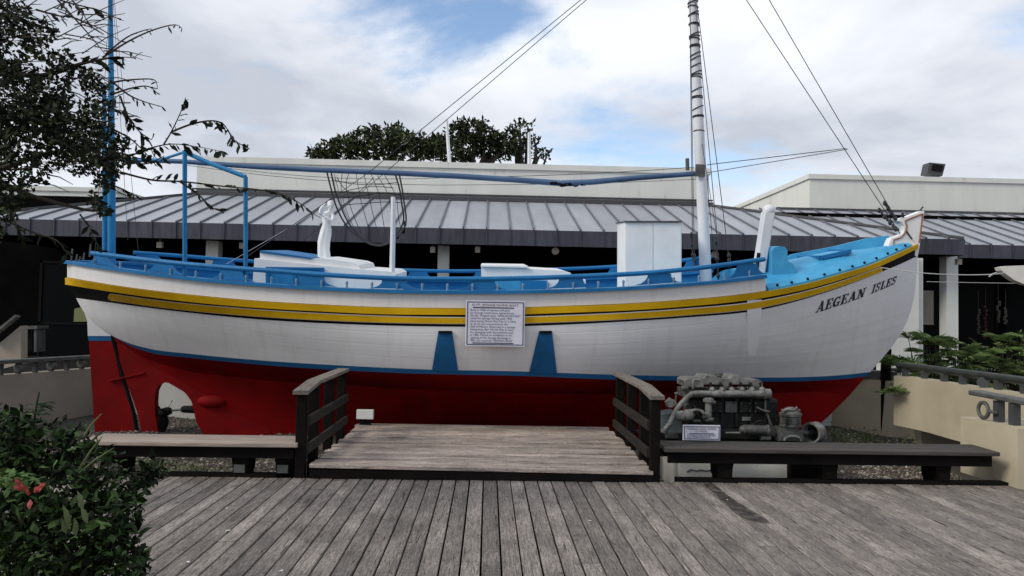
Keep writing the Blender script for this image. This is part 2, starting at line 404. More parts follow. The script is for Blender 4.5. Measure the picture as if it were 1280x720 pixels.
# dark sill board along the far edge of the deck
b = MB(); b.box(-7.4, -2.12, DECK_Y + .004, DECK_Y + .12, -.3, .03); b.build('edge_beam', MT['wood_dark'], deck)
b = MB(); b.box(1.98, 8.2, DECK_Y + .004, DECK_Y + .12, -.3, .03); b.build('edge_beam', MT['wood_dark'], deck)

MT['stain'] = mat('damp_stain', (.05, .042, .037), (.035, .029, .026), 9, .7, .3, 60, spec=.2)
t_ = MT['stain'].node_tree; n_ = t_.nodes.new('ShaderNodeTexNoise'); n_.inputs['Scale'].default_value = 9; n_.inputs['Detail'].default_value = 6
r_ = t_.nodes.new('ShaderNodeMapRange'); r_.inputs[1].default_value = .38; r_.inputs[2].default_value = .60; r_.inputs[3].default_value = .25; r_.inputs[4].default_value = .8
c_ = t_.nodes.new('ShaderNodeTexCoord'); t_.links.new(c_.outputs['Object'], n_.inputs['Vector']); t_.links.new(n_.outputs[0], r_.inputs[0]); t_.links.new(r_.outputs[0], t_.nodes['Principled BSDF'].inputs['Alpha'])
b = MB(); prev = None; cl = [(884, 604, 5), (893, 611, 6), (903, 619, 6), (914, 628, 8), (926, 637, 11), (940, 646, 12), (953, 651, 7), (962, 654, 2)]
rr = [[G(x - w, y + 1, .0045) for x, y, w in cl], [G(x + w, y - 1, .0045) for x, y, w in cl]]
b.grid(rr, smooth=False); b.build('damp_stain', MT['stain'], deck)
# ------------------------------------------------------------------ raised viewing platform
PXL, PXR = G(386, 583, .13).x, G(815, 586, .13).x
plat = thing('viewing_platform', 'low raised timber platform between the two railings in front of the boat', 'platform', ((PXL + PXR) / 2, 9.0, 0))
b = MB(); b.box(PXL + .02, PXR - .02, DECK_Y + .012, 10.6, -.28, .09); b.build('frame', MT['wood_dark'], plat)
b = MB(); b.box(PXL, PXR, DECK_Y - .03, DECK_Y + .01, .002, .092); b.build('riser_board', MT['wood_dark'], plat)
PLM = plank_mat('weathered_platform_plank', (.16, .13, .11, 1), (.52, .43, .365, 1), (.36, .29, .245, 1))
b = MB(); Lp = PXR - PXL; b.bar((0, -Lp / 2, 0), (0, Lp / 2, 0), .127, .038, ch=.004); pl = b.build('plank', PLM)
PLD = pl.data; bpy.data.objects.remove(pl)
y = DECK_Y - .045
while y < 10.4:
    o = bpy.data.objects.new('plank', PLD); COL.objects.link(o); o.parent = plat
    o.location = Vector(((PXL + PXR) / 2 + rng.uniform(-.014, .014), y + .069, .112 + rng.uniform(-.003, .003))) - plat.location
    o.rotation_euler = (rng.uniform(-.012, .012), 0, math.pi / 2 + rng.uniform(-.0007, .0007)); y += PITCH_W

# ------------------------------------------------------------------ two railings
def railing(xc, side, label):
    t = thing('railing', label, 'railing', (xc, 8.7, 0), 'railings beside the platform')
    ys = [7.70, 8.22, 8.98, 9.74]
    for i, yy in enumerate(ys):
        top = .845 if i == 0 else .90
        b = MB(); b.bar((xc, yy, -.25), (xc, yy, top), .10, .10, up=(0, 1, 0), ch=.006); b.build('post', MT['wood_dark'], t)
    for zt in (.62, .34):
        b = MB(); xi = xc - side * .068
        b.bar((xi, 7.68, zt - .045), (xi, 9.78, zt - .045), .034, .10, ch=.004); b.build('rail', MT['wood_rail'], t)
    b = MB(); b.bar((xc, 7.60, .868), (xc, 8.195, .925), .155, .04, ch=.004); b.build('cap_board', MT['wood_cap'], t)
    b = MB(); b.bar((xc, 8.20, .925), (xc, 9.85, .930), .155, .04, ch=.004); b.build('cap_board', MT['wood_cap'], t)
    return t
XRL, XRR = P(376, 490, 7.62).x, P(821, 497, 7.62).x
railing(XRL, -1, 'dark timber railing at the left edge of the platform, beside the pale wood bench')
railing(XRR, 1, 'dark timber railing at the right edge of the platform, next to the engine')

# ------------------------------------------------------------------ benches
def bench(px0, px1, legs, wood, label, zt=.36, apron=.12):
    x0 = P(px0, 551, 7.62).x; x1 = P(px1, 560, 7.62).x
    t = thing('bench', label, 'bench', ((x0 + x1) / 2, 7.9, 0), 'long backless benches at the deck edge')
    for i in range(3):
        yy = 7.665 + i * .162
        b = MB(); b.bar((x0 + rng.uniform(-.01, .01), yy, zt - .022), (x1 + rng.uniform(-.01, .01), yy, zt - .022), .155, .042, ch=.006); b.build('seat_plank', wood, t)
    b = MB(); b.box(x0 + .04, x1 - .04, 7.66, 7.705, zt - .044 - apron, zt - .045); b.build('apron', MT['wood_dark'], t)
    b = MB(); b.box(x0 + .04, x1 - .04, 8.02, 8.06, zt - .044 - apron, zt - .045); b.build('apron', MT['wood_dark'], t)
    for lp in legs:
        xx = P(lp, 580, 7.85).x
        b = MB()
        b.prism([(xx - .11, 7.72, zt - .045), (xx + .11, 7.72, zt - .045), (xx + .075, 7.72, .12), (xx + .07, 7.72, .0315), (xx - .07, 7.72, .0315), (xx - .075, 7.72, .12)], (0, .28, 0))
        b.box(xx - .06, xx + .06, 7.80, 7.99, -.3, .031)
        b.build('leg', MT['wood_dark'], t)
        b = MB(); b.box(xx - .055, xx + .055, 7.700, 7.7185, .04, .12); b.build('bracket', MT['rail_grey'] if wood is MT['wood_bench'] else MT['wood_dark'], t)
    return t
bench(100, 371, (152, 305, 358), MT['wood_bench'], 'long bench with pale weathered seat left of the platform, by the bush')
bench(832, 1248, (902, 1031, 1170), MT['wood_bench_dark'], 'long dark grey wooden bench in front of the old engine, right of the platform')

# ================================================================== BUILDING behind
EY, TY = 16.5, 20.3           # eave line, parapet plane
zE = P(640, 287, EY).z; zT = P(640, 252, TY).z; zB = P(640, 307, EY).z; zPar = P(640, 205, TY).z
print('eave', zE, 'roof top', zT, 'fascia bottom', zB, 'parapet', zPar)
xTL, xTR = P(245, 250, TY).x, P(886, 255, TY).x
xEL, xER = P(-60, 297, EY).x, P(1205, 303, EY).x
bld = thing('shop_building', 'long low building with grey standing seam roof and pale parapet behind the boat', 'building', ((xTL + xTR) / 2, TY, 0))
def ymax(x):
    if x < xTL: return EY + (TY - EY) * max(0, (x - xEL) / (xTL - xEL))
    if x > xTR: return EY + (TY - EY) * max(0, (xER - x) / (xER - xTR))
    return TY
def zroof(y): return zE + (zT - zE) * (y - EY) / (TY - EY)
SEAM = .523
def roof_run(t, xa, xb, ym, ey, zr, zbot, phase=0.0):
    x = xa + phase
    k = 0
    edges = [xa]
    while x < xb - .05:
        if x > xa + .05: edges.append(x)
        x += SEAM
    edges.append(xb)
    for a, c in zip(edges[:-1], edges[1:]):
        ya, yc = ym(a), ym(c)
        b = MB()
        def q(x, y, dz): return (x, y, zr(y) + dz)
        pts = [q(a + .004, ey, 0), q(c - .004, ey, 0), q(c - .004, max(yc, ey + .02), 0), q(a + .004, max(ya, ey + .02), 0)]
        b.add(pts, [(0, 1, 2, 3)])
        if max(ya, ey) > ey + .1:
            b.hexa([q(a - .014, ey, .0), q(a + .014, ey, .0), q(a + .014, ya, .0), q(a - .014, ya, .0), q(a - .014, ey, .045), q(a + .014, ey, .045), q(a + .014, ya, .045), q(a - .014, ya, .045)], 1)
        b.build('roof_panel', [MT['roof'], MT['seam']], t)
        b = MB(); b.box(a + .004, c - .004, ey - .03, ey + .02, zbot, zr(ey) - .004); b.box(a - .012, a + .012, ey - .055, ey - .031, zbot, zr(ey) + .03)
        b.build('fascia_panel', MT['fascia'], t)
roof_run(bld, xEL, xER, ymax, EY, zroof, zB, phase=.1)
b = MB()
b.add([(xER, EY, zE), (xER, EY + 8, zE), (xTR, TY + 4, zT), (xTR, TY, zT)], [(0, 1, 2, 3)])
b.add([(xEL, EY, zE), (xEL, EY + 8, zE), (xTL, TY + 4, zT), (xTL, TY, zT)], [(3, 2, 1, 0)])
b.build('hip_slope', MT['roof'], bld)
for (p0, p1) in (((xER, EY, zE), (xTR, TY, zT)), ((xEL, EY, zE), (xTL, TY, zT))):
    b = MB(); b.bar(Vector(p0) + Vector((0, 0, .03)), Vector(p1) + Vector((0, 0, .03)), .12, .06); b.build('hip_cap', MT['trim'], bld)
b = MB(); b.box(xER - .02, xER + .03, EY, EY + 8, zB, zE); b.build('fascia_panel', MT['fascia'], bld)
b = MB(); b.box(xTL, xTR, TY, TY + 4.5, zT - .1, zPar - .16); b.build('parapet_wall', MT['parapet'], bld)
b = MB(); b.box(xTL - .05, xTR + .05, TY - .05, TY + 4.55, zPar - .158, zPar); b.build('coping', MT['parapet'], bld)
b = MB(); b.box(xTL - .1, xTR + .1, TY - .10, TY - .004, zT - .02, zT + .09); b.box(xTL - .1, xTR + .1, TY - .06, TY - .003, zT + .13, zT + .17); b.build('flashing', MT['trim'], bld)
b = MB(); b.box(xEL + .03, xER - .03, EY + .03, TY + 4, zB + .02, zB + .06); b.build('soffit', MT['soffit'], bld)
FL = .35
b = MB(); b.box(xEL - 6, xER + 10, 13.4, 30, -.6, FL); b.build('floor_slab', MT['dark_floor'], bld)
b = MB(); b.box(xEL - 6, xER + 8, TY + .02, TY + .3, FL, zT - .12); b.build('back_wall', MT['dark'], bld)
# shop windows with frames in the back wall, porch shade put into their black
PANE = mat('shaded_dark_glass', (.004, .0045, .005), rough=.35, spec=.04)
for k in range(12):
    x0 = -12 + k * 2.4
    b = MB()
    for (a, c, z0, z1) in ((x0, x0 + .07, FL, 2.9), (x0 + 2.1, x0 + 2.17, FL, 2.9), (x0, x0 + 2.17, 2.84, 2.9), (x0, x0 + 2.17, 1.2, 1.26)): b.box(a, c, TY - .04, TY + .018, z0, z1)
    w_ = b.build('window', MT['shaded_trim'], bld)
    b = MB(); b.box(x0 + .075, x0 + 2.095, TY - .012, TY + .016, FL + .01, 2.835); b.build('pane', PANE, w_)
for px, w in ((553, 14), (265, 15), (1186, 15)):
    p = P(px, 400, EY + .7); hw = w / 2 / F * (EY + .7)
    b = MB(); b.box(p.x - hw, p.x + hw, EY + .7 - hw, EY + .7 + hw, FL, zB + .02); b.build('column', MT['column'], bld)
p = P(1135, 400, 14.8); hw = 18 / F * 14.8
b = MB(); b.box(p.x - hw - .1, p.x + hw - .06, 14.8, 15.3, FL, P(1135, 322, 14.8).z); b.box(p.x + hw - .055, p.x + hw + .06, 14.86, 15.3, FL, P(1135, 322, 14.8).z); b.build('pier', MT['column'], bld)
p0 = P(1147, 363, 18.5); p1 = P(1167, 406, 18.5)
b = MB(); b.box(p0.x, p1.x, 18.5, 18.56, p1.z, p0.z); tag(b.build('notice_panel', MT['grey_wall']), 'pale grey panel standing in the dark walkway behind the bow', 'panel')
MT['bead_red'] = mat('red_beads', (.07, .01, .006), (.04, .006, .005), 30, .7); MT['bead_pale'] = mat('pale_beads', (.05, .046, .038), (.03, .026, .02), 30, .7)
for i, (px, y0, y1, mk) in enumerate(((1223, 388, 416, 'bead_pale'), (1232, 384, 422, 'bead_red'), (1248, 378, 402, 'bead_pale'), (1257, 386, 404, 'bead_pale'))):
    b = MB(); rg = random.Random(i)
    a, c = P(px, y0, 18), P(px, y1, 18); b.tube([a + Vector((0, 0, .5)), c], .006, 4)
    for k in range(9): b.ellipsoid(a.lerp(c, k / 8) + Vector((rg.uniform(-.03, .03), 0, 0)), (.035, .035, .045), 6, 5)
    tag(b.build('garland', MT[mk]), ['pale beaded string hanging in the dark shop, just left of the red one', 'red beaded string hanging in the dark shop behind the palms', 'pale beaded string hanging in the dark shop, just right of the red one', 'short pale beaded string hanging in the dark shop, nearest the right edge'][i], 'garland', 'strings hanging in the dark shop')
# small lamps under the eave
for i, (px, py, kind) in enumerate(((541, 312, 0), (597, 312, 0), (694, 314, 1), (200, 306, 0), (303, 307, 0), (893, 318, 1), (1198, 327, 0))):
    p = P(px, py, EY + .15)
    lt = thing('eave_lamp', ['small square grey lamp under the eave near the basket', 'small square grey lamp under the eave above the sign', 'round grey lamp under the eave left of the white locker', 'small square grey lamp under the eave right of the blue mizzen', 'small square grey lamp under the eave by the front awning post', 'round grey lamp under the eave just right of the mast', 'small square grey lamp under the eave beside the right column'][i], 'lamp', (p.x, p.y, p.z), 'lamps under the eave')
    b = MB()
    if kind == 0: b.box(p.x - .055, p.x + .055, p.y - .05, p.y + .05, p.z - .07, p.z + .06)
    else: b.lathe((p.x, p.y + .06, p.z), (0, -1, 0), [(.05, 0), (.08, .05), (.085, .11), (.06, .12)], 14)
    b.build('housing', MT['grey_wall'], lt)
    b = MB(); b.tube([(p.x, p.y, p.z + .05), (p.x, p.y, zB + .03)], .02, 6); b.build('stem', MT['trim'], lt)
# right block
rb = thing('corner_building', 'pale flat topped block with grey metal roof skirt at the right behind the bow', 'building', P(1150, 330, 21.3))
xr0 = P(1012, 240, 21.3).x; zr1 = P(1150, 221, 21.3).z; zr0 = P(1150, 266, 21.3).z
b = MB(); b.box(xr0, xr0 + 24, 21.3, 36, 2.5, zr1 - .14); b.build('wall', MT['parapet'], rb)
b = MB(); b.box(xr0 - .05, xr0 + 24, 21.25, 36.05, zr1 - .138, zr1); b.build('coping', MT['parapet'], rb)
b = MB(); b.box(xr0 - 1, xr0 + 24, 21.2, 21.295, zr0 - .06, zr0 + .06); b.build('flashing', MT['trim'], rb)
ey2 = 17.4; zE2 = P(1235, 306, ey2).z; zB2 = P(1235, 323, ey2).z
def zroof2(y): return zE2 + (zr0 - zE2) * (y - ey2) / (21.25 - ey2)
roof_run(rb, P(985, 300, ey2).x, P(985, 300, ey2).x + 16, lambda x: 21.25, ey2, zroof2, zB2, phase=.2)
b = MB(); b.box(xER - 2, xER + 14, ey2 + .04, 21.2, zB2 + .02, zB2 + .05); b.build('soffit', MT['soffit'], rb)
# left block
lb = thing('flat_roof_building', 'pale flat roofed block at the far left behind the tree', 'building', P(60, 250, 25.5))
xl1 = P(146, 250, 25.5).x; zl1 = P(100, 234, 25.5).z
b = MB(); b.box(xl1 - 24, xl1, 25.5, 42, -.6, zl1 - .15); b.build('wall', MT['parapet'], lb)
b = MB(); b.box(xl1 - 24, xl1 + .05, 25.45, 42.05, zl1 - .148, zl1); b.build('coping', MT['parapet'], lb)
# roof floodlight
p = P(1169, 219, 21.6)
fl = thing('floodlight', 'black box floodlight on top of the pale right parapet', 'floodlight', p)
a0, a1 = P(1158, 218, 21.6), P(1180, 203, 21.6)
b = MB(); b.prism([P(1159, 217, 21.5), P(1178, 220, 21.5), P(1182, 205, 21.5), P(1162, 203, 21.5)], (0, .35, 0)); b.build('housing', MT['trim'], fl)
b = MB(); b.prism([P(1164, 213, 21.49), P(1177, 215, 21.49), P(1179, 207, 21.49), P(1166, 205, 21.49)], (0, -.02, 0)); b.build('lens', MT['black'], fl)
b = MB(); b.tube([P(1167, 218, 21.6), P(1167, 224, 21.6)], .02, 6); b.tube([P(1172, 218, 21.6), P(1172, 224, 21.6)], .02, 6); b.build('bracket', MT['trim'], fl)
for i, (xa, ya, xb, yb) in enumerate(((558, 150, 562, 204), (661.5, 166, 661.5, 206))):
    b = MB(); b.tube([P(xb, yb, 24.0), P(xa, ya, 24.0)], [.06, .05], 8)
    tag(b.build('pole', MT['mast']), ['white pole standing on the roof, left one before the tree crowns', 'white pole standing on the roof, right one beside the thin tree crown'][i], 'pole', 'white poles on the roof')

# ------------------------------------------------------------------ walls round the boat pit
WY = 13.3
xlw = P(118, 500, WY).x
lw = thing('left_wall', 'grey stucco retaining wall with metal rail behind the rudder', 'wall', (xlw - 1, WY, -.4))
zl = P(112, 460, WY).z; pl0 = P(-60, 478, 11.0)
b = MB(); b.prism([(pl0.x, 11.0, -.6), (xlw, WY, -.6), (xlw, WY, zl), (pl0.x, 11.0, zl)], (-.12, .25, 0)); b.build('wall_panel', MT['grey_wall'], lw)
b = MB()
b.bar((pl0.x, 11.1, zl + .20), (xlw, WY + .1, zl + .20), .16, .06); b.build('top_rail', MT['rail_grey'], lw)
for k in range(9):
    f = .03 + k * .118; q = Vector((pl0.x, 11.1, zl)).lerp(Vector((xlw, WY + .1, zl)), f)
    b = MB(); b.box(q.x - .03, q.x + .03, q.y - .03, q.y + .03, zl - .01, zl + .175); b.build('rail_post', MT['trim'], lw)
for k in range(4):
    f = .16 + k * .235; q = Vector((pl0.x, 11.08, zl + .09)).lerp(Vector((xlw, WY + .08, zl + .09)), f)
    b = MB(); b.lathe(q + Vector((0, -.05, 0)), (0, 1, 0), [(.055, 0), (.075, .02), (.075, .08), (.055, .1)], 12); b.build('rail_roundel', MT['rail_grey'], lw)
bw = thing('pit_wall', 'low pale stucco wall closing the gravel bed behind the boat', 'wall', (0, WY, -.4))
pR = G(1141, 551, bedz(6, 11.5)); xrw = P(1040, 480, WY).x; zbw = P(1090, 475, 12.6).z
b = MB(); b.box(xlw, xrw, WY, WY + .25, -.6, zl); b.build('wall_panel', MT['column'], bw)
b = MB(); b.prism([(xrw, WY, -.6), (pR.x + .3, pR.y - .2, -.6), (pR.x + .3, pR.y - .2, zbw), (xrw, WY, zbw)], (.1, .25, 0)); b.build('wall_panel', MT['cream'], bw)
b = MB(); b.prism([(xrw - .3, WY - .05, zbw + .004), (P(1120, 470, 12.5).x, 12.45, zbw + .004), (P(1120, 470, 12.5).x, 12.45, zbw + .15), (xrw - .3, WY - .05, zbw + .15)], (.1, .3, 0)); b.build('coping', MT['rail_grey'], bw)

# curved ramp wall with handrail
rw = thing('ramp_wall', 'curved cream stucco ramp wall with dark pipe handrail at the right', 'wall', P(1200, 560, 9.8))
pts = []
for px, D in ((1117, 11.3), (1135, 11.05), (1160, 10.6), (1190, 10.0), (1230, 9.35), (1280, 8.6), (1340, 7.9), (1420, 7.2)):
    pts.append(P(px, 480, D))
zrt, zrb = .855, .10
b = MB()
rows = [[(p.x, p.y, zrb) for p in pts], [(p.x, p.y, zrt) for p in pts]]
b.grid(rows, smooth=True)
b.grid([[(p.x, p.y, zrt) for p in pts], [(p.x + .22, p.y + .14, zrt) for p in pts]], smooth=False)
b.grid([[(p.x + .22, p.y + .14, zrt) for p in pts], [(p.x + .22, p.y + .14, zrb) for p in pts]])
b.grid([[(p.x + .22, p.y + .14, zrb) for p in pts], [(p.x, p.y, zrb) for p in pts]], smooth=False)
b.add([(pts[0].x, pts[0].y, zrb), (pts[0].x, pts[0].y, zrt), (pts[0].x + .22, pts[0].y + .14, zrt), (pts[0].x + .22, pts[0].y + .14, zrb)], [(0, 1, 2, 3)])
b.build('wall_panel', MT['cream'], rw)
b = MB()
rows = [[(p.x + .25, p.y + .16, .30) for p in pts], [(p.x + 4, p.y + 2.4, .30) for p in pts]]; b.grid(rows, smooth=False)
rows = [[(p.x + .25, p.y + .16, -.3) for p in pts], [(p.x + .25, p.y + .16, .3) for p in pts]]; b.build('ramp_floor', MT['dark_floor'], rw)
hr = [Vector((p.x + .11, p.y + .07, zrt + .155)) for p in pts]
b = MB(); b.tube(hr, .052, 10); b.build('handrail', MT['rail_green'], rw)
for i, (k, f) in enumerate(((0, .5), (1, .6), (2, .5), (3, .2), (4, .25), (4, .9), (5, .6))):
    q = hr[k].lerp(hr[k + 1], f); b = MB(); b.box(q.x - .035, q.x + .035, q.y - .035, q.y + .035, zrt + .002, zrt + .13); b.build('rail_post', MT['trim'], rw)
q = hr[3].lerp(hr[4], .85)
b = MB(); b.lathe(q + Vector((-.05, -.06, -.085)), (.6, .8, 0), [(.045, 0), (.07, .0), (.07, .12), (.045, .12)], 14); b.build('rail_roundel', MT['trim'], rw)
# support of the ramp, in the shade below it
b = MB(); b.box(P(1152, 545, 11.3).x, P(1152, 545, 11.3).x + 3, 11.3, 11.5, -.5, .099); b.build('support', MT['cream'], rw)
# far guard rail behind the palms
fr = thing('guard_rail', 'dark pipe guard rail with cut metal panels behind the palms', 'railing', P(1240, 465, 13.2))
b = MB(); b.tube([P(1110, 463, 13.2), P(1180, 463, 13.2), P(1420, 465, 13.2)], .045, 8); b.build('handrail', MT['rail_green'], fr)
for px in (1178, 1213, 1248, 1283, 1320):
    a, c = P(px, 465, 13.2), P(px, 492, 13.2); b = MB(); b.box(a.x - .03, a.x + .03, 13.17, 13.23, c.z, a.z); b.build('rail_post', MT['trim'], fr)
for px in (1196, 1231, 1266, 1302):
    q = P(px, 472, 13.2); b = MB()
    for s_ in (-1, 1): b.bar((q.x - .12, 13.2, q.z - .08 * s_), (q.x + .12, 13.2, q.z + .08 * s_), .03, .05, up=(0, 1, 0))
    b.lathe((q.x, 13.22, q.z), (0, -1, 0), [(.05, 0), (.05, .05)], 10); b.build('cut_panel', MT['rail_grey'], fr)
b = MB(); a = P(1165, 478, 13.4); b.box(a.x, a.x + 5, 13.3, 13.5, .3, P(1240, 474, 13.3).z - .02); b.build('kerb', MT['grey_wall'], fr)
# right low wall end, with a metal bench-like rail
xw = P(1272.5, 600, 7.54).x
lwl = thing('low_wall', 'cream low wall end beside the right end of the dark bench', 'wall', (xw, 7.9, 0))
b = MB(); b.prism([(xw, 7.54, -.02), (xw + 3.2, 7.20, -.02), (xw + 3.2, 8.10, -.02), (xw - .02, 8.44, -.02)], (0, 0, .635)); b.build('wall_panel', MT['cream'], lwl)
zt_ = .615
b = MB(); b.bar((xw + .10, 8.36, zt_ + .285), (xw + .22, 7.2, zt_ + .245), .17, .055, ch=.012); b.build('top_rail', MT['rail_grey'], lwl)
for yy in (8.02, 7.78): b = MB(); b.box(xw + .10, xw + .18, yy - .04, yy + .04, zt_ + .002, zt_ + .23); b.build('rail_post', MT['trim'], lwl)
b = MB(); q = Vector((xw + .06, 8.16, zt_ + .11))
b.tube([q + Vector((0, .085 * math.cos(a), .085 * math.sin(a))) for a in [i * math.pi / 10 for i in range(21)]], .022, 6, cap=False)
b.tube([q + Vector((0, -.10, 0)), q + Vector((0, -.2, 0))], .02, 6); b.build('rail_roundel', MT['rail_grey'], lwl)
# stair wall far left, items in the dark porch
b = MB(); b.prism([P(-30, 470, 13.9), P(26, 455, 13.9), P(26, 407, 13.9), P(-4, 432, 13.9), P(-30, 440, 13.9)], (0, .2, 0))
tag(b.build('stair_wall', MT['grey_wall']), 'pale sloped stair wall at the far left edge', 'wall')
b = MB(); b.bar(P(-14, 424, 13.8), P(22, 395, 13.8), .12, .05); tag(b.build('stair_handrail', MT['rail_grey']), 'sloping pale handrail above the stair wall at the far left', 'handrail')
b = MB(); b.prism([P(92, 402, 15.2), P(108, 402, 15.2), P(105, 383, 15.2), P(93, 386, 15.2)], (0, .3, 0)); tag(b.build('bin', MT['yellow_bin']), 'dull olive green bin in the dark porch behind the stern', 'bin')
bb = thing('porch_bench', 'grey metal bench in the dark porch left of the rudder', 'bench', P(36, 418, 15.0))
b = MB(); b.prism([P(24, 408, 15), P(46, 407, 15), P(46, 411, 15), P(24, 412, 15)], (0, .4, 0)); b.build('seat', MT['rail_grey'], bb)
for px in (27, 44): b = MB(); b.prism([P(px - 1.5, 411, 15.05), P(px + 1.5, 411, 15.05), P(px + 1.5, 440, 15.05), P(px - 1.5, 440, 15.05)], (0, .3, 0)); b.build('leg', MT['rail_grey'], bb)

# ================================================================== THE BOAT
HEEL = R(5.0); YC, Z0 = 11.6, 1.0
ch_, sh_ = math.cos(HEEL), math.sin(HEEL)
def Wb(x, y, z): return Vector((x, YC + y * ch_ - z * sh_, Z0 + y * sh_ + z * ch_))
def toB(p):
    dy, dz = p.y - YC, p.z - Z0
    return Vector((p.x, dy * ch_ + dz * sh_, -dy * sh_ + dz * ch_))
eB = toB(EYE)
def UB(px, py, yl):        # local (x, y, z) on the plane y = yl of the boat's own frame
    d = ray(px, py); dB = Vector((d.x, d.y * ch_ + d.z * sh_, -d.y * sh_ + d.z * ch_))
    return eB + dB * ((yl - eB.y) / dB.y)
def WB(px, py, yl): return Wb(*UB(px, py, yl))
class Curve:               # monotone cubic through points
    def __init__(s, pts):
        s.x = np.array([p[0] for p in pts], float); s.y = np.array([p[1] for p in pts], float)
        h = np.diff(s.x); d = np.diff(s.y) / h; m = np.zeros(len(pts)); m[0], m[-1] = d[0], d[-1]
        for i in range(1, len(pts) - 1): m[i] = 0 if d[i - 1] * d[i] < 0 and False else (d[i - 1] * h[i] + d[i] * h[i - 1]) / (h[i] + h[i - 1])
        s.m = m
    def __call__(s, x):
        i = int(min(max(np.searchsorted(s.x, x) - 1, 0), len(s.x) - 2)); h = s.x[i + 1] - s.x[i]; t = min(max((x - s.x[i]) / h, 0), 1)
        return float((2 * t**3 - 3 * t**2 + 1) * s.y[i] + (t**3 - 2 * t**2 + t) * h * s.m[i] + (-2 * t**3 + 3 * t**2) * s.y[i + 1] + (t**3 - t**2) * h * s.m[i + 1])
bSheer = Curve([(0, .16), (.012, .45), (.03, .68), (.06, .92), (.1, 1.14), (.2, 1.46), (.35, 1.70), (.5, 1.75), (.65, 1.68), (.78, 1.42), (.88, .98), (.95, .50), (.985, .20), (1, .06)])
bStripe = Curve([(0, .05), (.02, .24), (.05, .52), (.1, .88), (.2, 1.34), (.35, 1.66), (.5, 1.74), (.65, 1.65), (.78, 1.34), (.88, .87), (.95, .42), (.985, .16), (1, .05)])
bMid = Curve([(0, .05), (.05, .42), (.1, .72), (.2, 1.2), (.35, 1.60), (.5, 1.71), (.65, 1.59), (.78, 1.2), (.88, .72), (.95, .31), (1, .05)])
bWL = Curve([(0, .05), (.05, .24), (.1, .50), (.2, 1.02), (.35, 1.46), (.5, 1.58), (.65, 1.44), (.78, .98), (.88, .53), (.95, .21), (1, .05)])
bLow = Curve([(0, .05), (.1, .13), (.2, .21), (.35, .56), (.5, .80), (.65, .60), (.78, .28), (.9, .10), (1, .05)])
bLow2 = Curve([(0, .05), (.1, .07), (.2, .09), (.35, .17), (.5, .25), (.65, .18), (.78, .11), (.9, .10), (1, .05)])
bKeel = Curve([(0, .06), (1, .06)])
yS1t = Curve([(83, 347), (150, 358), (250, 370), (330, 377), (400, 381), (480, 384.5), (560, 385.5), (640, 385), (700, 383), (780, 380), (850, 375.5), (960, 363.5), (1011, 353.5), (1050, 342.5), (1090, 330), (1118, 318), (1146, 305)])
yS1b = Curve([(83, 355.5), (150, 366), (250, 378.5), (330, 385), (400, 389), (480, 392.5), (560, 393.2), (640, 393), (700, 391), (780, 388), (850, 383.5), (960, 371), (1011, 360.5), (1050, 349.5), (1090, 336.5), (1118, 324), (1146, 310.5)])
yBk = Curve([(95, 372.5), (136, 378), (200, 386.5), (320, 399), (440, 405.5), (560, 408.3), (640, 408), (780, 402), (850, 397.5), (960, 385.5), (1015, 371), (1060, 356), (1099, 341), (1130, 328), (1147, 320)])
yWt = Curve([(128, 412), (141, 420), (160, 428.5), (185, 435.5), (240, 442.5), (320, 450), (440, 457.5), (540, 462), (640, 464), (770, 468.5), (900, 471), (960, 472), (1000, 471.5), (1050, 469), (1088, 465)])
yWb = Curve([(140, 420), (160, 431), (185, 440), (240, 447.5), (320, 455.5), (440, 463.5), (540, 467.5), (640, 469.5), (770, 474.5), (900, 476.2), (960, 477), (1000, 476.5), (1050, 474), (1082, 471)])
X1a, X1b = 83, 1146
def uS(px): return min(max((px - X1a) / (X1b - X1a), 0), 1)
NU = 110
US = [.5 - .5 * math.cos(math.pi * i / NU) for i in range(NU + 1)]
US = [.5 * a + .5 * i / NU for i, a in enumerate(US)]
hrows = []
def addrow(fy, x0, x1, bf, dense=True):
    row = []
    for u in US:
        px = x0 + (x1 - x0) * u; row.append(UB(px, fy(px, u), -bf(u)))
    hrows.append(row)
addrow(lambda p, u: yS1t(p), 83, 1146, bSheer)
addrow(lambda p, u: yS1b(p), 83, 1146.5, lambda u: .7 * bSheer(u) + .3 * bStripe(u))
addrow(lambda p, u: yBk(p), 95, 1147, bStripe)
spx, spy = Curve([(0, 95), (.25, 100), (.5, 107), (.75, 117), (1, 128)]), Curve([(0, 372.5), (.25, 382), (.5, 393), (.75, 404), (1, 412)])
tpx, tpy = Curve([(0, 1147), (.25, 1145), (.5, 1139), (.75, 1122), (1, 1088)]), Curve([(0, 320), (.25, 352), (.5, 387), (.75, 424), (1, 465)])
NSUB = 10
for k in range(1, NSUB):
    v = k / NSUB
    x0, y0, x1, y1 = spx(v), spy(v), tpx(v), tpy(v)
    def fy(p, u, v=v, y0=y0, y1=y1):
        a = yBk(95 + u * (1147 - 95)); c = yWt(128 + u * (1088 - 128)); y = a + (c - a) * v
        k0 = y0 - (372.5 + (412 - 372.5) * v); k1 = y1 - (320 + (465 - 320) * v)
        return y + k0 * max(0, 1 - u / .08) ** 2 + k1 * max(0, (u - .85) / .15) ** 2
    def fb(u, v=v):
        m = max(bMid(u), .5 * (bStripe(u) + bWL(u)))
        return max(.05, bStripe(u) * 2 * (v - .5) * (v - 1) - m * 4 * v * (v - 1) + bWL(u) * 2 * v * (v - .5))
    addrow(fy, x0, x1, fb)
addrow(lambda p, u: yWt(p), 128, 1088, bWL)
addrow(lambda p, u: yWb(p), 140, 1082, lambda u: bWL(u) * .985)
yL1 = Curve([(143, 424), (170, 442), (220, 460), (300, 472), (420, 481), (640, 491), (850, 493), (960, 492), (1030, 490), (1062, 494)])
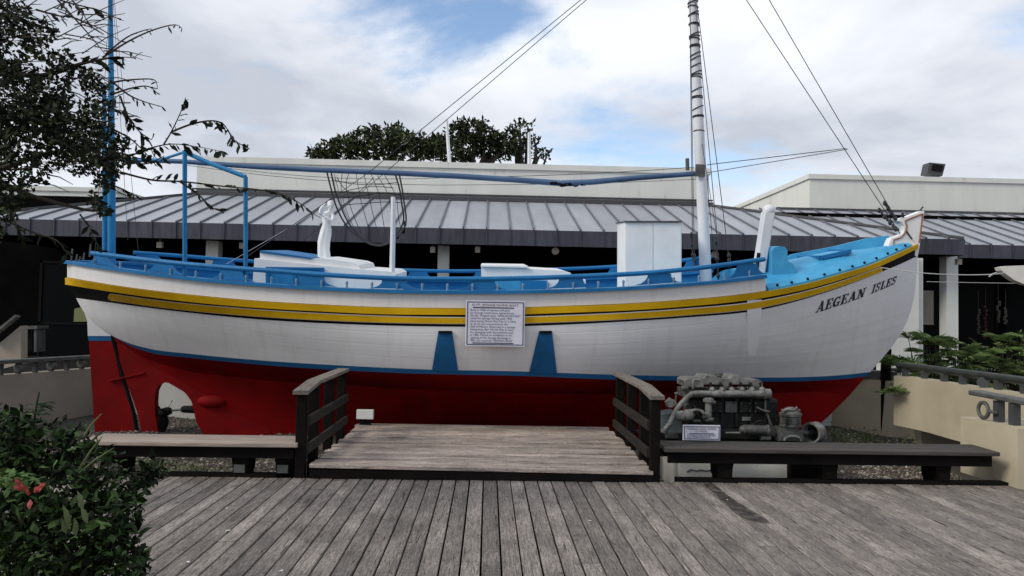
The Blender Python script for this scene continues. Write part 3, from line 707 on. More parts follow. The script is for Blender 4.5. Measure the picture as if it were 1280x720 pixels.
yL2 = Curve([(146, 428), (175, 452), (220, 474), (300, 512), (400, 528), (640, 531), (850, 533), (960, 531), (1035, 521)])
yK = Curve([(148, 431), (175, 456), (220, 484), (290, 522), (350, 545), (420, 548), (640, 549), (850, 551), (960, 550), (1008, 545)])
addrow(lambda p, u: yL1(p), 143, 1062, bLow)
addrow(lambda p, u: yL2(p), 146, 1035, bLow2)
addrow(lambda p, u: yK(p), 148, 1008, bKeel)
ZK = min(p.z for p in hrows[-1])
base = Wb(hrows[-1][55].x, 0, ZK)
boat = thing('fishing_boat', 'old white wooden sponge boat with red bottom, yellow stripes and blue rails on dry display', 'boat', base)
def mir(p): return Vector((p.x, -p.y, p.z))
hm = MB(); rowmat = [1, 1] + [0] * NSUB + [2, 3, 3, 3]
for i in range(len(hrows) - 1):
    for side in (0, 1):
        rr = [[Wb(*(mir(p) if side else p)) for p in hrows[i + k]] for k in (0, 1)]
        hm.grid(rr, mat=rowmat[i], smooth=True, flip=not side)
for i in range(len(hrows) - 1):
    for c in (0, -1):
        a, d = hrows[i][c], hrows[i + 1][c]
        q = [Wb(*a), Wb(*mir(a)), Wb(*mir(d)), Wb(*d)]
        hm.add(q, [(0, 1, 2, 3) if c == -1 else (3, 2, 1, 0)], rowmat[i] if i > 1 or c == 0 else 0)
hm.grid([[Wb(*p) for p in hrows[-1]], [Wb(*mir(p)) for p in hrows[-1]]], mat=3, flip=True)
hull = hm.build('hull', [MT['hull_white'], MT['black'], MT['stripe_blue'], MT['red']], boat)
nr_ = len(hrows); gird = np.zeros((nr_, NU + 1))
for j in range(NU + 1):
    for i in range(1, nr_): gird[i, j] = gird[i - 1, j] + (hrows[i][j] - hrows[i - 1][j]).length
    gird[:, j] = gird[:, j] / max(gird[-1, j], 1e-6) if True else 0
at = hull.data.attributes.new('planking', 'FLOAT', 'POINT'); vals = np.full(len(hull.data.vertices), .013)
o_ = 0
for i in range(nr_ - 1):
    for side in (0, 1):
        vals[o_:o_ + NU + 1] = gird[i]; vals[o_ + NU + 1:o_ + 2 * (NU + 1)] = gird[i + 1]; o_ += 2 * (NU + 1)
at.data.foreach_set('value', vals.astype(np.float32))
def add_planking(m, n, amt, dirt, damt):
    t = m.node_tree; L = t.links.new; N = t.nodes.new; b = t.nodes['Principled BSDF']
    a = N('ShaderNodeAttribute'); a.attribute_name = 'planking'
    def mm(op, x, y=None):
        q = N('ShaderNodeMath'); q.operation = op
        for k, v in enumerate((x, y)):
            if v is None: continue
            if isinstance(v, (int, float)): q.inputs[k].default_value = v
            else: L(v, q.inputs[k])
        return q.outputs[0]
    d = mm('ABSOLUTE', mm('SUBTRACT', mm('FRACT', mm('MULTIPLY', a.outputs['Fac'], n)), .5))
    line = mm('MULTIPLY', mm('MAXIMUM', mm('SUBTRACT', d, .44), 0), 16.7)
    bp = N('ShaderNodeBump'); bp.invert = True; bp.inputs['Strength'].default_value = amt; bp.inputs['Distance'].default_value = .006; L(line, bp.inputs['Height'])
    if b.inputs['Normal'].is_linked: L(b.inputs['Normal'].links[0].from_socket, bp.inputs['Normal'])
    L(bp.outputs[0], b.inputs['Normal'])
    co = N('ShaderNodeTexCoord'); mp = N('ShaderNodeMapping'); mp.inputs['Scale'].default_value = (5, 1, .35); L(co.outputs['Object'], mp.inputs[0])
    nz = N('ShaderNodeTexNoise'); nz.inputs['Scale'].default_value = 1.6; nz.inputs['Detail'].default_value = 8; nz.inputs['Roughness'].default_value = .65; L(mp.outputs[0], nz.inputs['Vector'])
    mr = N('ShaderNodeMapRange'); mr.inputs[1].default_value = .50; mr.inputs[2].default_value = .72; mr.inputs[4].default_value = damt; L(nz.outputs[0], mr.inputs[0])
    fac = mm('ADD', mr.outputs[0], mm('MULTIPLY', line, .10))
    mx_ = N('ShaderNodeMix'); mx_.data_type = 'RGBA'; L(fac, mx_.inputs[0]); L(b.inputs['Base Color'].links[0].from_socket, mx_.inputs[6]); mx_.inputs[7].default_value = dirt + (1,); L(mx_.outputs[2], b.inputs['Base Color'])
add_planking(MT['hull_white'], 17, .22, (.42, .40, .37), .26)
add_planking(MT['red'], 17, .3, (.05, .012, .010), .45)
nearv, nearf = [], []
for r in hrows: nearv += [Wb(*p) for p in r]
nc = NU + 1
for i in range(len(hrows) - 1):
    for j in range(NU): nearf.append((i * nc + j, i * nc + j + 1, (i + 1) * nc + j + 1, (i + 1) * nc + j))
BV = BVHTree.FromPolygons(nearv, nearf)
def hit(px, py, off=.01):
    d = ray(px, py).normalized(); h = BV.ray_cast(EYE, d)
    if h[0] is None: return WB(px, py, -.06)
    return h[0] - d * off
def far(p): return Wb(*mir(toB(p)))
# weld-free planking seams are in the paint; upper rubbing strake
def strip_solid(name, top, bot, m, parent, proud):
    # top/bot: lists of local points on the surface; makes a solid strip standing proud, near and far side
    for side in (0, 1):
        b = MB(); rows = [[], [], [], []]
        for a, c in zip(top, bot):
            o = Vector((0, -proud, 0)); i_ = Vector((0, .03, 0))
            q = [a + i_, a + o, c + o, c + i_]
            for k in range(4): rows[k].append(Wb(*(mir(q[k]) if side else q[k])))
        b.grid(rows[0:2], flip=not side, smooth=False); b.grid(rows[1:3], flip=not side, smooth=True); b.grid(rows[2:4], flip=not side, smooth=False)
        for e_ in (0, -1):
            b.add([rows[k][e_] for k in range(4)], [(0, 1, 2, 3)])
        b.build(name, m, parent)
pxs = [83 + (1146 - 83) * u for u in US]
strip_solid('rubbing_strake', [UB(p, yS1t(p), -bSheer(uS(p))) for p in pxs], [UB(p, yS1b(p), -(.7 * bSheer(uS(p)) + .3 * bStripe(uS(p)))) for p in pxs], MT['yellow'], boat, .035)
# second yellow strake, round ended
y2t = Curve([(136, 367), (200, 376), (320, 387.2), (440, 394), (560, 397.2), (640, 396.8), (700, 395), (780, 391.5), (850, 387), (960, 375), (1015, 362.5), (1060, 349), (1102, 334)])
y2b = Curve([(136, 375), (200, 384), (320, 395.2), (440, 401.5), (560, 404.3), (640, 404), (700, 402.3), (780, 398.8), (850, 394.3), (960, 382.5), (1015, 369), (1060, 354.5), (1102, 339.5)])
t2, b2 = [], []
for i in range(91):
    px = 136 + (1101.5 - 136) * i / 90
    if i in (0, 90): continue
    a, c = y2t(px), y2b(px)
    t2.append(toB(hit(px, a, 0))); b2.append(toB(hit(px, c, 0)))
def capend(px, d):
    a, c = y2t(px), y2b(px); m_ = (a + c) / 2; return [(toB(hit(px + d * k, m_ + (a - m_) * s_, 0)), toB(hit(px + d * k, m_ + (c - m_) * s_, 0))) for k, s_ in ((3.2, .35), (2, .75), (0, 1))]
L_ = capend(139, -1); Rr = capend(1099, 1)
t2 = [q[0] for q in L_] + t2[1:-1] + [q[0] for q in reversed(Rr)]; b2 = [q[1] for q in L_] + b2[1:-1] + [q[1] for q in reversed(Rr)]
strip_solid('lower_strake', t2, b2, MT['yellow'], boat, .022)
te = [q + (q - c).normalized() * .012 for q, c in zip(t2, b2)]; be = [c + (c - q).normalized() * .007 for q, c in zip(t2, b2)]
strip_solid('strake_edge', te, be, MT['white'], boat, .012)

# ---- bulwark
XB = 957
yB0 = Curve([(84, 329), (150, 338.5), (250, 351), (350, 359), (450, 364.5), (560, 366.8), (640, 366.5), (740, 364), (840, 358.5), (920, 351.5), (957, 347)])
def bB(px): return bSheer(uS(px))
bp = [84 + (XB - 84) * (.5 * (i / 80) + .5 * (.5 - .5 * math.cos(math.pi * i / 80))) for i in range(81)]
bm = MB()
for side in (0, 1):
    f_ = (lambda p: Wb(*mir(p))) if side else (lambda p: Wb(*p))
    topo = [f_(UB(p, yB0(p), -bB(p))) for p in bp]; boto = [f_(UB(p, yS1t(p) - .6, -bB(p))) for p in bp]
    topi = [f_(UB(p, yB0(p), -bB(p)) + Vector((0, min(.06, bB(p) * .5), 0))) for p in bp]; boti = [f_(UB(p, yS1t(p) - .6, -bB(p)) + Vector((0, min(.06, bB(p) * .5), 0))) for p in bp]
    bm.grid([topo, boto], mat=0, flip=not side); bm.grid([topi, boti], mat=1, flip=bool(side)); bm.grid([topi, topo], mat=1, flip=not side)
    bm.add([topo[-1], boto[-1], boti[-1], topi[-1]], [(0, 1, 2, 3)], 0)
a, c = UB(84, yB0(84), -bB(84)), UB(84, yS1t(84), -bB(84))
bm.add([Wb(*a), Wb(*c), Wb(*mir(c)), Wb(*mir(a))], [(0, 1, 2, 3)], 0)
bm.build('bulwark', [MT['hull_white'], MT['blue']], boat)
# ---- blue cap rail all round the bulwark
cr = MB(); rows = [[] for _ in range(5)]
pathn = [(p, UB(p, yB0(p), -bB(p))) for p in bp]
loop = [(q, -1) for p, q in reversed(pathn)] + [(mir(q), 1) for p, q in pathn]
for q, s_ in loop:
    o = .055
    yi = q.y - s_ * min(.11, abs(q.y) * .8)
    for k, (yy, zz_) in enumerate(((q.y + s_ * o, -.004), (q.y + s_ * o, .038), (yi, .038), (yi, -.004), (q.y + s_ * o, -.004))):
        xx = q.x - (.05 if abs(q.y) < .3 and q.x < -4 else 0)
        rows[k].append(Wb(xx, yy, q.z + zz_))
cr.grid(rows, smooth=False); cr.add([rows[k][0] for k in range(4)], [(0, 1, 2, 3)]); cr.add([rows[k][-1] for k in range(4)], [(3, 2, 1, 0)])
cr.build('cap_rail', MT['blue'], boat)
# ---- handrail, brackets, pins
yH = Curve([(113, 316.5), (150, 321), (200, 327), (269, 333.5), (330, 338), (390, 342.5), (490, 348), (603, 348.8), (714, 346), (825, 340), (900, 332), (957, 324)])
for side in (0, 1):
    ps = [113 + i * (957 - 113) / 60 for i in range(61)]
    b = MB(); b.tube([Wb(*((mir(q) if side else q))) for q in [UB(p, yH(p), -bB(p)) + Vector((0, .04, 0)) for p in ps]], .032, 8); b.build('handrail', MT['blue'], boat)
    for px in (125, 203, 288, 388, 492, 603, 714, 825, 935):
        c0 = UB(px, yB0(px), -bB(px)) + Vector((0, .03, .05)); top = UB(px, yH(px), -bB(px)).z - .02
        q1 = UB(px + 5, yB0(px + 5), -bB(px + 5)); q0 = UB(px - 5, yB0(px - 5), -bB(px - 5)); tn = (q1 - q0).normalized()
        h = top - c0.z; hw_t, hw_b = .16, .34
        k_ = min(1, .55 + h)
        prof = [(-hw_b, 0), (hw_b, 0)] + [(hw_b - (hw_b - hw_t) * math.sin(a), h * (1 - math.cos(a)) * .85 + h * .02) for a in (.5, .9, 1.25, 1.5)] + [(hw_t, h), (-hw_t, h)] + [(-(hw_b - (hw_b - hw_t) * math.sin(a)), h * (1 - math.cos(a)) * .85 + h * .02) for a in (1.5, 1.25, .9, .5)]
        poly = []
        for s_, z_ in prof:
            q = c0 + Vector((tn.x * s_, tn.y * s_, 0)) + Vector((0, 0, z_ + tn.z * s_ * (1 - z_ / h)))
            poly.append(Wb(*(mir(q) if side else q)))
        o_ = Wb(0, (.045 if not side else -.045), 0) - Wb(0, 0, 0)
        b = MB(); b.prism(poly, o_); b.build('rail_bracket', MT['blue'], boat)
pin = None
for i in range(27):
    px = 118 + i * 31.5
    q = Wb(*(UB(px, yB0(px), -bB(px)) + Vector((0, .02, .045))))
    if pin is None:
        b = MB(); b.lathe(q, (0, 0, 1), [(.018, -.01), (.012, .03), (.02, .055), (.014, .08), (.004, .085)], 8); pin = b.build('pin', mat('pin_paint', (.16, .27, .38), (.10, .18, .28), 20, .5), boat, loc=q)
    else: inst(pin, 'pin', boat, q)
# ---- decks
dm = MB(); rows = []
for p in bp[1:]:
    q = UB(p, yS1t(p), -bB(p)); rows.append([Wb(q.x, yy * abs(q.y), q.z + .05 * (1 - yy * yy) + .0) for yy in (-.97, -.5, 0, .5, .97)])
dm.grid(rows, smooth=True); dm.build('main_deck', MT['light_blue'], boat)
fp = [XB - 4 + (1141 - XB + 4) * i / 40 for i in range(41)]
dm = MB(); rows = []
for p in fp:
    q = UB(p, yS1t(p), -bB(p)); k = min(1, abs(q.y) / .7)
    rows.append([Wb(q.x, yy * (abs(q.y) - .012), q.z + .012 + .27 * k * (1 - abs(yy) ** 2.0)) for yy in [-1 + j / 8 for j in range(17)]])
dm.grid(rows, smooth=True)
r0 = rows[0]; dm.add(r0 + [Vector((r0[-1].x, r0[-1].y - .3, r0[-1].z - .3)), Vector((r0[0].x, r0[0].y + .3, r0[0].z - .3))], [tuple(range(len(r0) + 2))])
dm.build('foredeck', MT['light_blue'], boat)
# raised far bow bulwark plank
tp = []; bt = []
for i in range(21):
    p = 1010 + (1128 - 1010) * i / 20; q = mir(UB(p, yS1t(p), -bB(p))); h = .27 * min(1, i / 6) * (1 if i < 17 else 1 - (i - 17) * .06)
    bt.append(q + Vector((0, -.03, 0))); tp.append(q + Vector((0, -.03, h + .02)))
b = MB(); o = Vector((0, .06, 0))
b.grid([[Wb(*q) for q in bt], [Wb(*q) for q in tp], [Wb(*(q + o)) for q in tp], [Wb(*(q + o)) for q in bt]], smooth=False); b.build('bow_bulwark', MT['light_blue'], boat)
# covering board round the bow edge, inboard plank seams
for side in (0, 1):
    top = []
    for p in [960 + i * 4.45 for i in range(41)]:
        q = UB(p, yS1t(p), -bB(p)); w_ = min(.16, abs(q.y) * .6); k_ = min(1, abs(q.y) / .7)
        zi = .012 + .27 * k_ * (1 - (1 - w_ / max(abs(q.y), .05)) ** 2)
        a_ = Vector((q.x, q.y - .01, q.z + .034)); c_ = Vector((q.x, q.y + w_, q.z + zi + .022))
        top.append((a_, c_, c_ - Vector((0, 0, .04))))
    b = MB(); rr = [[Wb(*(mir(t_[k]) if side else t_[k])) for t_ in top] for k in range(3)]
    b.grid(rr, smooth=False, flip=bool(side)); b.grid([[v - Vector((0, 0, .05)) for v in rr[0]], rr[0]], smooth=False, flip=bool(side)); b.build('covering_board', MT['light_blue'], boat)
b = MB(); wl_, wr_ = UB(1018, 338, -.2), UB(1056, 332, -.2)
q = UB(1036, yS1t(1036), -bB(1036)); zz0 = q.z + .012 + .27
b.bar(Wb(wl_.x, -.40, zz0 - .005), Wb(wr_.x, -.34, zz0 + .10), .05, .07, ch=.01); b.bar(Wb(wl_.x, -.40, zz0 - .005), Wb(wl_.x, .40, zz0 - .005), .05, .07, ch=.01); b.bar(Wb(wr_.x, -.34, zz0 + .10), Wb(wr_.x, .34, zz0 + .10), .05, .07, ch=.01)
b.build('hatch_coaming', MT['blue'], boat)
# studs along the bow edge
for px in (972, 990, 1010, 1031, 1050, 1066, 1081, 1096, 1110, 1121, 1132):
    q = Wb(*(UB(px, yS1t(px), -bB(px)) + Vector((0, .012, .03)))); b = MB(); b.lathe(q, (0, 0, 1), [(.018, -.01), (.018, .04), (.008, .048)], 7); b.build('stud', MT['black'], boat)
# ---- stem head with scroll and brown trim
def pb(pts, yl): return [WB(x, y, yl) for x, y in pts]
OFFY = Wb(0, 1, 0) - Wb(0, 0, 0)
def bprism(name, pts, y0, y1, m, parent=boat):
    b = MB(); b.prism(pb(pts, y0), OFFY * (y1 - y0)); return b.build(name, m, parent)
sh = bprism('stem_head', [(1155.5, 263.5), (1149, 311), (1147, 321), (1136, 316), (1110, 311), (1111, 306), (1114.5, 298), (1121, 296), (1128, 293), (1131, 288), (1130.5, 282.5), (1128, 278.5), (1124, 276), (1125, 273), (1133, 271.5), (1152, 264)], -.075, .075, MT['white'])
b = MB()
for path in ([(1153.5, 267), (1151.5, 285), (1149, 303)], [(1152.5, 267.5), (1141, 272), (1131.5, 276), (1133.5, 283), (1131.5, 291), (1126, 297), (1117.5, 300), (1116.5, 307), (1132, 305)]):
    b.tube([WB(x, y, -.078) for x, y in path], .013, 6)
b.build('brown_trim', MT['brown'], sh)
for q_, r_ in (([(1150, 263, 0), (1154, 258.5, 0)], .012), ([(1129, 272, -.05), (1128, 266, -.05)], .02), ([(1133, 289, -.08), (1140, 299, -.1)], .012)):
    b = MB(); b.tube([WB(*c_) for c_ in q_], r_, 6); b.build('stem_fitting', MT['wire'], sh)
# ---- rudder, deadwood, propeller
rd = bprism('rudder', [(111, 426), (139.2, 426), (142, 436), (150, 472), (167, 519), (172, 550), (119, 550)], -.045, .045, MT['red'])
bprism('rudder_head', [(96, 373), (103, 374), (118, 398), (137, 412), (138.5, 420), (109.8, 420), (109, 402), (105, 389), (99.5, 378)], -.055, .055, MT['hull_white'], rd)
bprism('rudder_band', [(109.8, 420.1), (138.5, 420.1), (139.2, 425.9), (110.9, 425.9)], -.05, .05, MT['stripe_blue'], rd)
b = MB(); b.tube([WB(x, y, -.02) for x, y in ((141, 424), (149, 452), (156, 480), (166, 512), (173, 549))], .032, 8); b.build('rudder_stock', MT['black'], rd)
b = MB(); b.bar(WB(137, 476, -.06), WB(181, 466, -.07), .02, .05, up=OFFY); b.build('pintle_strap', MT['red'], rd)
dw = bprism('deadwood', [(146, 430), (160, 430), (200, 441), (260, 462), (330, 498), (340, 552), (259, 552), (253, 541), (245, 527), (241, 508), (239, 501), (232, 492), (222, 483), (213, 479), (205, 478), (198, 482), (194, 490), (193, 503), (194, 520), (198, 541), (199, 552), (179, 552), (173, 520), (158, 478), (150, 452)], -.07, .07, MT['red'])
sq = WB(263, 502, -.10)
b = MB(); b.ellipsoid(sq + Vector((.02, .04, 0)), (.24, .09, .10), 18, 12); b.build('shaft_log', MT['red'], boat)
pp = WB(205, 516, 0)
pr = thing('x', 'x', 'x', pp); bpy.data.objects.remove(pr)
b = MB(); b.lathe(WB(196, 517, 0), WB(240, 508, 0) - WB(196, 517, 0), [(.02, 0), (.06, .04), (.07, .16), (.05, .22)], 12)
for k in range(3):
    a = .5 + k * 2.094; rows = []
    for i in range(7):
        r_ = .05 + .26 * i / 6; w = .085 * math.sin(math.pi * (.22 + .7 * i / 6)); tw = .9 - .5 * i / 6
        cen = pp + Vector((0, math.cos(a) * r_, math.sin(a) * r_)); tg = Vector((math.sin(tw), -math.sin(a) * math.cos(tw), math.cos(a) * math.cos(tw)))
        rows.append([cen - tg * w, cen - tg * w * .4 + Vector((.008, 0, 0)), cen + tg * w * .4 + Vector((.008, 0, 0)), cen + tg * w])
    b.grid(rows)
prop = b.build('propeller', MT['black'], boat)
b = MB(); b.tube([WB(214, 513, 0), WB(233, 511.5, 0)], .018, 8); b.build('shaft', MT['rail_grey'], prop)
b = MB(); b.lathe(WB(227, 511.5, 0), Vector((1, 0, 0)), [(.04, 0), (.055, .03), (.06, .2), (.05, .3)], 12); b.build('stern_bearing', MT['black'], prop)
# red cradle timbers under the keel
for px0, px1 in ((245, 292), (316, 346)):
    a, c = P(px0, 558, 10.6), P(px1, 566, 10.6)
    b = MB(); b.box(a.x, c.x, 10.6, 12.4, c.z, a.z); tag(b.build('cradle_block', MT['red']), 'red timber block on the gravel under the stern, ' + ('left' if px0 < 300 else 'right') + ' one seen below the pale bench', 'block', 'red cradle blocks')
b = MB(); b.box(-2.2, 4.6, 11.2, 12.1, -.58, ZK * ch_ + Z0 - .01); tag(b.build('keel_support', MT['wood_dark']), 'dark timber support under the keel of the boat', 'support')
a = P(1108, 436, 12.5); c = P(1108, 470, 12.5)
b = MB(); b.bar((a.x, 12.6, -.4), (a.x, 12.5, a.z), .14, .10, up=(0, 1, 0)); tag(b.build('bow_prop', MT['wood_dark']), 'dark timber prop standing under the bow beside the palms', 'prop')
# ---- blue wedges, white patch
for wx in ((540, 462.5, 573, 465.5, 548, 565), (661.5, 466, 696.5, 468.5, 674, 690)):
    x0, y0, x1, y1, xt0, xt1 = wx
    b = MB(); rows = []
    for k in range(6):
        f_ = k / 5; yt = 414
        rows.append([hit(x0 + (xt0 - x0) * f_, y0 + (yt - y0) * f_, .02), hit(x1 + (xt1 - x1) * f_, y1 + (yt - y1) * f_, .02)])
    b.grid(rows, flip=False); b.grid([[r[0] for r in rows], [r[0] + Vector((0, .06, 0)) for r in rows]]); b.grid([[r[1] for r in rows], [r[1] + Vector((0, .06, 0)) for r in rows]])
    w_ = b.build('blue_wedge', MT['stripe_blue'], boat)
    b = MB(); b.prism([hit(xt0, 413.5, .024), hit(xt1, 413.5, .024), hit(xt1 - 1, 417, .024), hit(xt0 + 1, 417, .024)], (0, -.02, 0)); b.build('scupper', MT['black'], w_)
b = MB(); rows = [[hit(x0, y, .024 if y < 390 else .008), hit(x1, y, .024 if y < 390 else .008)] for x0, x1, y in ((934, 952, 374.5), (934, 952, 386), (934, 951, 400), (934.5, 949, 425), (935.5, 944, 445))]
b.grid(rows); b.build('patch_board', mat('patch_paint', (.78, .775, .78), (.70, .70, .71), 3, .5), boat)
# ---- name on the bow: slab serif italic capitals
def stroke(x0, y0, x1, y1, w): return [(x0 - w / 2, y0), (x0 + w / 2, y0), (x1 + w / 2, y1), (x1 - w / 2, y1)]
def rect(x0, y0, x1, y1): return [(x0, y0), (x1, y0), (x1, y1), (x0, y1)]
def arcs(cx, cy, rx, ry, a0, a1, w0, w1, n=8):
    out_ = []
    for i in range(n):
        q = []
        for j, s_ in ((i, 1), (i + 1, 1), (i + 1, -1), (i, -1)):
            f_ = j / n; a = R(a0 + (a1 - a0) * f_); w = w0 + (w1 - w0) * math.sin(math.pi * f_)
            q.append((cx + (rx + s_ * w / 2) * math.cos(a), cy + (ry + s_ * w / 2 * .8) * math.sin(a)))
        out_.append(q)
    return out_
T = .24; S_ = .09
GL = {
 'A': (1.0, [stroke(.14, 0, .50, 1, .11), stroke(.78, 0, .47, 1, .25), rect(.25, .28, .7, .38), rect(0, 0, .32, S_), rect(.58, 0, 1.0, S_)]),
 'E': (.86, [rect(.12, 0, .12 + T, 1), rect(0, 0, .8, S_), rect(0, 1 - S_, .78, 1), rect(.3, .46, .6, .55), rect(.70, 0, .80, .3), rect(.68, .72, .78, 1), rect(.53, .36, .6, .66)]),
 'G': (.92, arcs(.46, .5, .35, .42, 50, 330, .10, .26, 12) + [rect(.68, .66, .78, .98), rect(.60, .03, .80, .42), rect(.46, .38, .9, .47)]),
 'N': (1.0, [rect(.14, 0, .25, 1), stroke(.75, 0, .2, 1, .27), rect(.72, 0, .83, 1), rect(0, 0, .38, S_), rect(0, 1 - S_, .3, 1), rect(.6, 1 - S_, .97, 1)]),
 'I': (.52, [rect(.12, 0, .12 + T, 1), rect(0, 0, .48, S_), rect(0, 1 - S_, .48, 1)]),
 'S': (.78, arcs(.37, .73, .24, .22, 30, 270, .09, .20, 8) + arcs(.37, .27, .25, .22, 90, -150, .20, .09, 8)[::1] + [rect(.54, .68, .63, 1), rect(.07, 0, .16, .33)]),
 'L': (.82, [rect(.12, 0, .12 + T, 1), rect(0, 0, .76, S_), rect(0, 1 - S_, .48, 1), rect(.66, 0, .76, .34)]),
}
def bl(t):     # baseline pixel at t in 0..1 and cap height
    x = 1019.5 + t * 101.5; y = 391.3 - 30.0 * t - 7.4 * t * t; return x, y, 13.9 - 3.4 * t
def word(w, t0, t1):
    tot = sum(GL[c][0] for c in w) + .06 * (len(w) - 1); cur = 0
    for c in w:
        b = MB()
        for poly in GL[c][1]:
            pts = []
            for x, y in poly:
                X, Y, H = bl(t0 + (cur + x) / tot * (t1 - t0)); pts.append(hit(X + .30 * H * y, Y - H * y * 1.0, .012))
            b.prism(pts, (0, .006, 0))
        b.build('letter', MT['navy'], boat); cur += GL[c][0] + .06
word('AEGEAN', 0, .60); word('ISLES', .685, .985)

# ---- cabins, lockers
def cabin(name, pts, y0, y1, m, parent=boat): return bprism(name, pts, y0, y1, m, parent)
c1 = cabin('cabin', [(315, 362), (318, 323), (440, 336), (488, 339.5), (494, 343), (494, 366)], -.75, .75, MT['white'])
cabin('cabin_roof', [(325, 323.8), (325, 316), (389, 324), (398, 322), (440, 328), (448, 331), (450, 336.6), (440, 335.6)], -.70, .70, MT['white'], c1)
cabin('roof_board', [(325, 315.8), (325, 313), (389, 322), (389, 323.8)], -.72, .72, MT['blue'], c1)
pn = cabin('blue_panel', [(332, 335), (405, 336), (405, 362), (332, 362)], -.78, -.745, MT['blue_mast'], c1)
for q in ([(332, 333.5), (405, 334.5), (405, 337), (332, 336)], [(332, 336.2), (336, 336.2), (336, 362), (332, 362)], [(401, 337.2), (405, 337.2), (405, 362), (401, 362)], [(366, 337), (370, 337), (370, 362), (366, 362)]):
    cabin('panel_frame', q, -.80, -.779, MT['blue'], c1)
b = MB(); b.tube([WB(490, 345, -.6), WB(491, 300, -.6), WB(491.5, 246, -.6)], [.04, .038, .032], 8); b.build('post', MT['mast'], boat)
c2 = cabin('cabin', [(618, 372), (618, 347), (601.5, 347), (601.5, 334), (640, 335), (706, 338.5), (713, 341), (716, 346), (716, 349), (732, 349.5), (733, 372)], -.7, .7, MT['white'])
cabin('roof_board', [(601, 333.5), (601, 331.5), (660, 332.5), (661, 335)], -.74, .74, MT['white'], c2)
cabin('blue_panel', [(617, 350), (684, 350.5), (684, 370), (617, 370)], -.73, -.705, MT['light_blue'], c2)
cabin('panel_frame', [(651, 351), (683, 351.3), (683, 369), (651, 369)], -.745, -.731, MT['blue'], c2)
lk = cabin('locker', [(781.5, 376), (781.5, 277.5), (852, 277.5), (852, 376)], -.35, .35, MT['white'])
cabin('locker_door', [(782.5, 374), (782.5, 279), (816.0, 279), (816.0, 374)], -.37, -.352, MT['white'], lk)
cabin('locker_door', [(816.8, 374), (816.8, 279), (851, 279), (851, 374)], -.37, -.352, MT['white'], lk)
cabin('locker_lid', [(780.5, 277.3), (780.5, 276), (853, 276), (853, 277.3)], -.40, .38, MT['rail_grey'], lk)
# ---- bitts
b = MB(); b.bar(WB(947.5, 345, -.55), WB(960, 266, -.55), .155, .16, up=OFFY, ch=.02, w1=.165); b.ellipsoid(WB(961, 263, -.55), (.095, .09, .09)); b.build('bitt_post', MT['mast'], boat)
b = MB(); b.bar(WB(945, 344, -.635), WB(948.5, 316, -.635), .05, .01, up=OFFY, ch=.002); b.build('bitt_wear', MT['black'], boat)
bprism('bow_bitt', [(964.7, 362), (965.6, 313), (968.5, 309), (974, 307.6), (980.6, 308.4), (984, 312), (985, 326), (991, 330), (995.6, 339), (1001, 352), (1004, 362)], -.75, -.35, MT['light_blue'])
b = MB(); b.lathe(WB(1064, 322, .62), (0, 0, 1), [(.06, 0), (.055, .14), (.085, .16), (.085, .23), (.05, .25)], 12); b.build('bollard', MT['light_blue'], boat)
# ---- masts, boom, awning frame
def mastpt(y): return (882.5 - (352 - y) * .047, y)
b = MB(); ys = [372, 300, 200, 100, 0, -80, -200]
b.tube([WB(*mastpt(y), 0) for y in ys], [.088, .088, .082, .074, .066, .060, .05], 16); mast = b.build('main_mast', MT['mast'], boat)
for y, tl in ((3, .5), (9, -.3), (17, .9), (19, .2), (30, .1), (31.5, -.3), (43, .8), (46, .3), (49, -.2), (57, .1), (59, .0), (68, .9), (73, .9), (82, .8), (91, .8), (94, .2), (97, -.2), (112, .9), (121, .1), (123, 0), (135, .9), (145, .15), (146.5, .1), (164, .0)):
    c0 = WB(*mastpt(y), 0); r_ = .076 + (y / 350) * .008
    b = MB(); b.tube([c0 + Vector((r_ * math.cos(a), r_ * math.sin(a), .5 * tl * r_ * math.cos(a))) for a in [i * math.pi / 8 for i in range(17)]], .009, 5, cap=False); b.build('lashing', MT['wire'], mast)
b = MB(); b.box(WB(869, 215, 0).x - .02, WB(879, 215, 0).x, WB(873, 215, 0).y - .11, WB(873, 215, 0).y - .08, WB(873, 222, 0).z, WB(873, 207, 0).z)
b.tube([WB(859.5, 213, -.02), WB(859, 198, -.02)], .03, 8); b.build('gooseneck', MT['rail_grey'], mast)
b = MB(); b.tube([WB(x, y, .0) for x, y in ((150, 199), (230, 202), (320, 208.5), (400, 212.5), (500, 216.5), (570, 220), (640, 224.5), (700, 229), (740, 227.5), (800, 222), (869, 217))], [.034, .036, .038, .04, .042, .043, .044, .046, .045, .042, .038], 10); boom = b.build('boom', MT['boom'], boat)
b = MB()
rq = random.Random(4)
for i in range(26):
    x = 690 + rq.uniform(0, 42); c0 = WB(x, 229.5 + rq.uniform(-.5, 2.6) - abs(x - 708) * .03, rq.uniform(-.05, .03)); b.ellipsoid(c0, (rq.uniform(.02, .06), .03, rq.uniform(.012, .03)), 6, 5)
b.build('torn_wrapping', MT['black'], boom)
b = MB(); b.tube([WB(x, y, 0) for x, y in ((139.5, 345), (139.5, 240), (139, 100), (138, 0), (137.6, -60))], [.055, .055, .04, .032, .028], 12); mz = b.build('mizzen_mast', MT['blue_mast'], boat)
b = MB(); b.tube([WB(x, y, .06) for x, y in ((131.5, 313), (131, 200), (130, 106))], [.042, .036, .028], 10); b.build('spar', MT['blue_mast'], mz)
b = MB(); b.tube([WB(118, 128.5, -.05), WB(163, 128.5, -.05)], .01, 6); b.tube([WB(126, 152, 0), WB(142, 152, 0)], .014, 6); b.build('crosstree', MT['wire'], mz)
aw = MB(); yl = -(bB(231) - .12)
aw.tube([WB(231, 352, yl), WB(231, 188, yl)], .032, 8); aw.build('awning_post', MT['blue_mast'], boat)
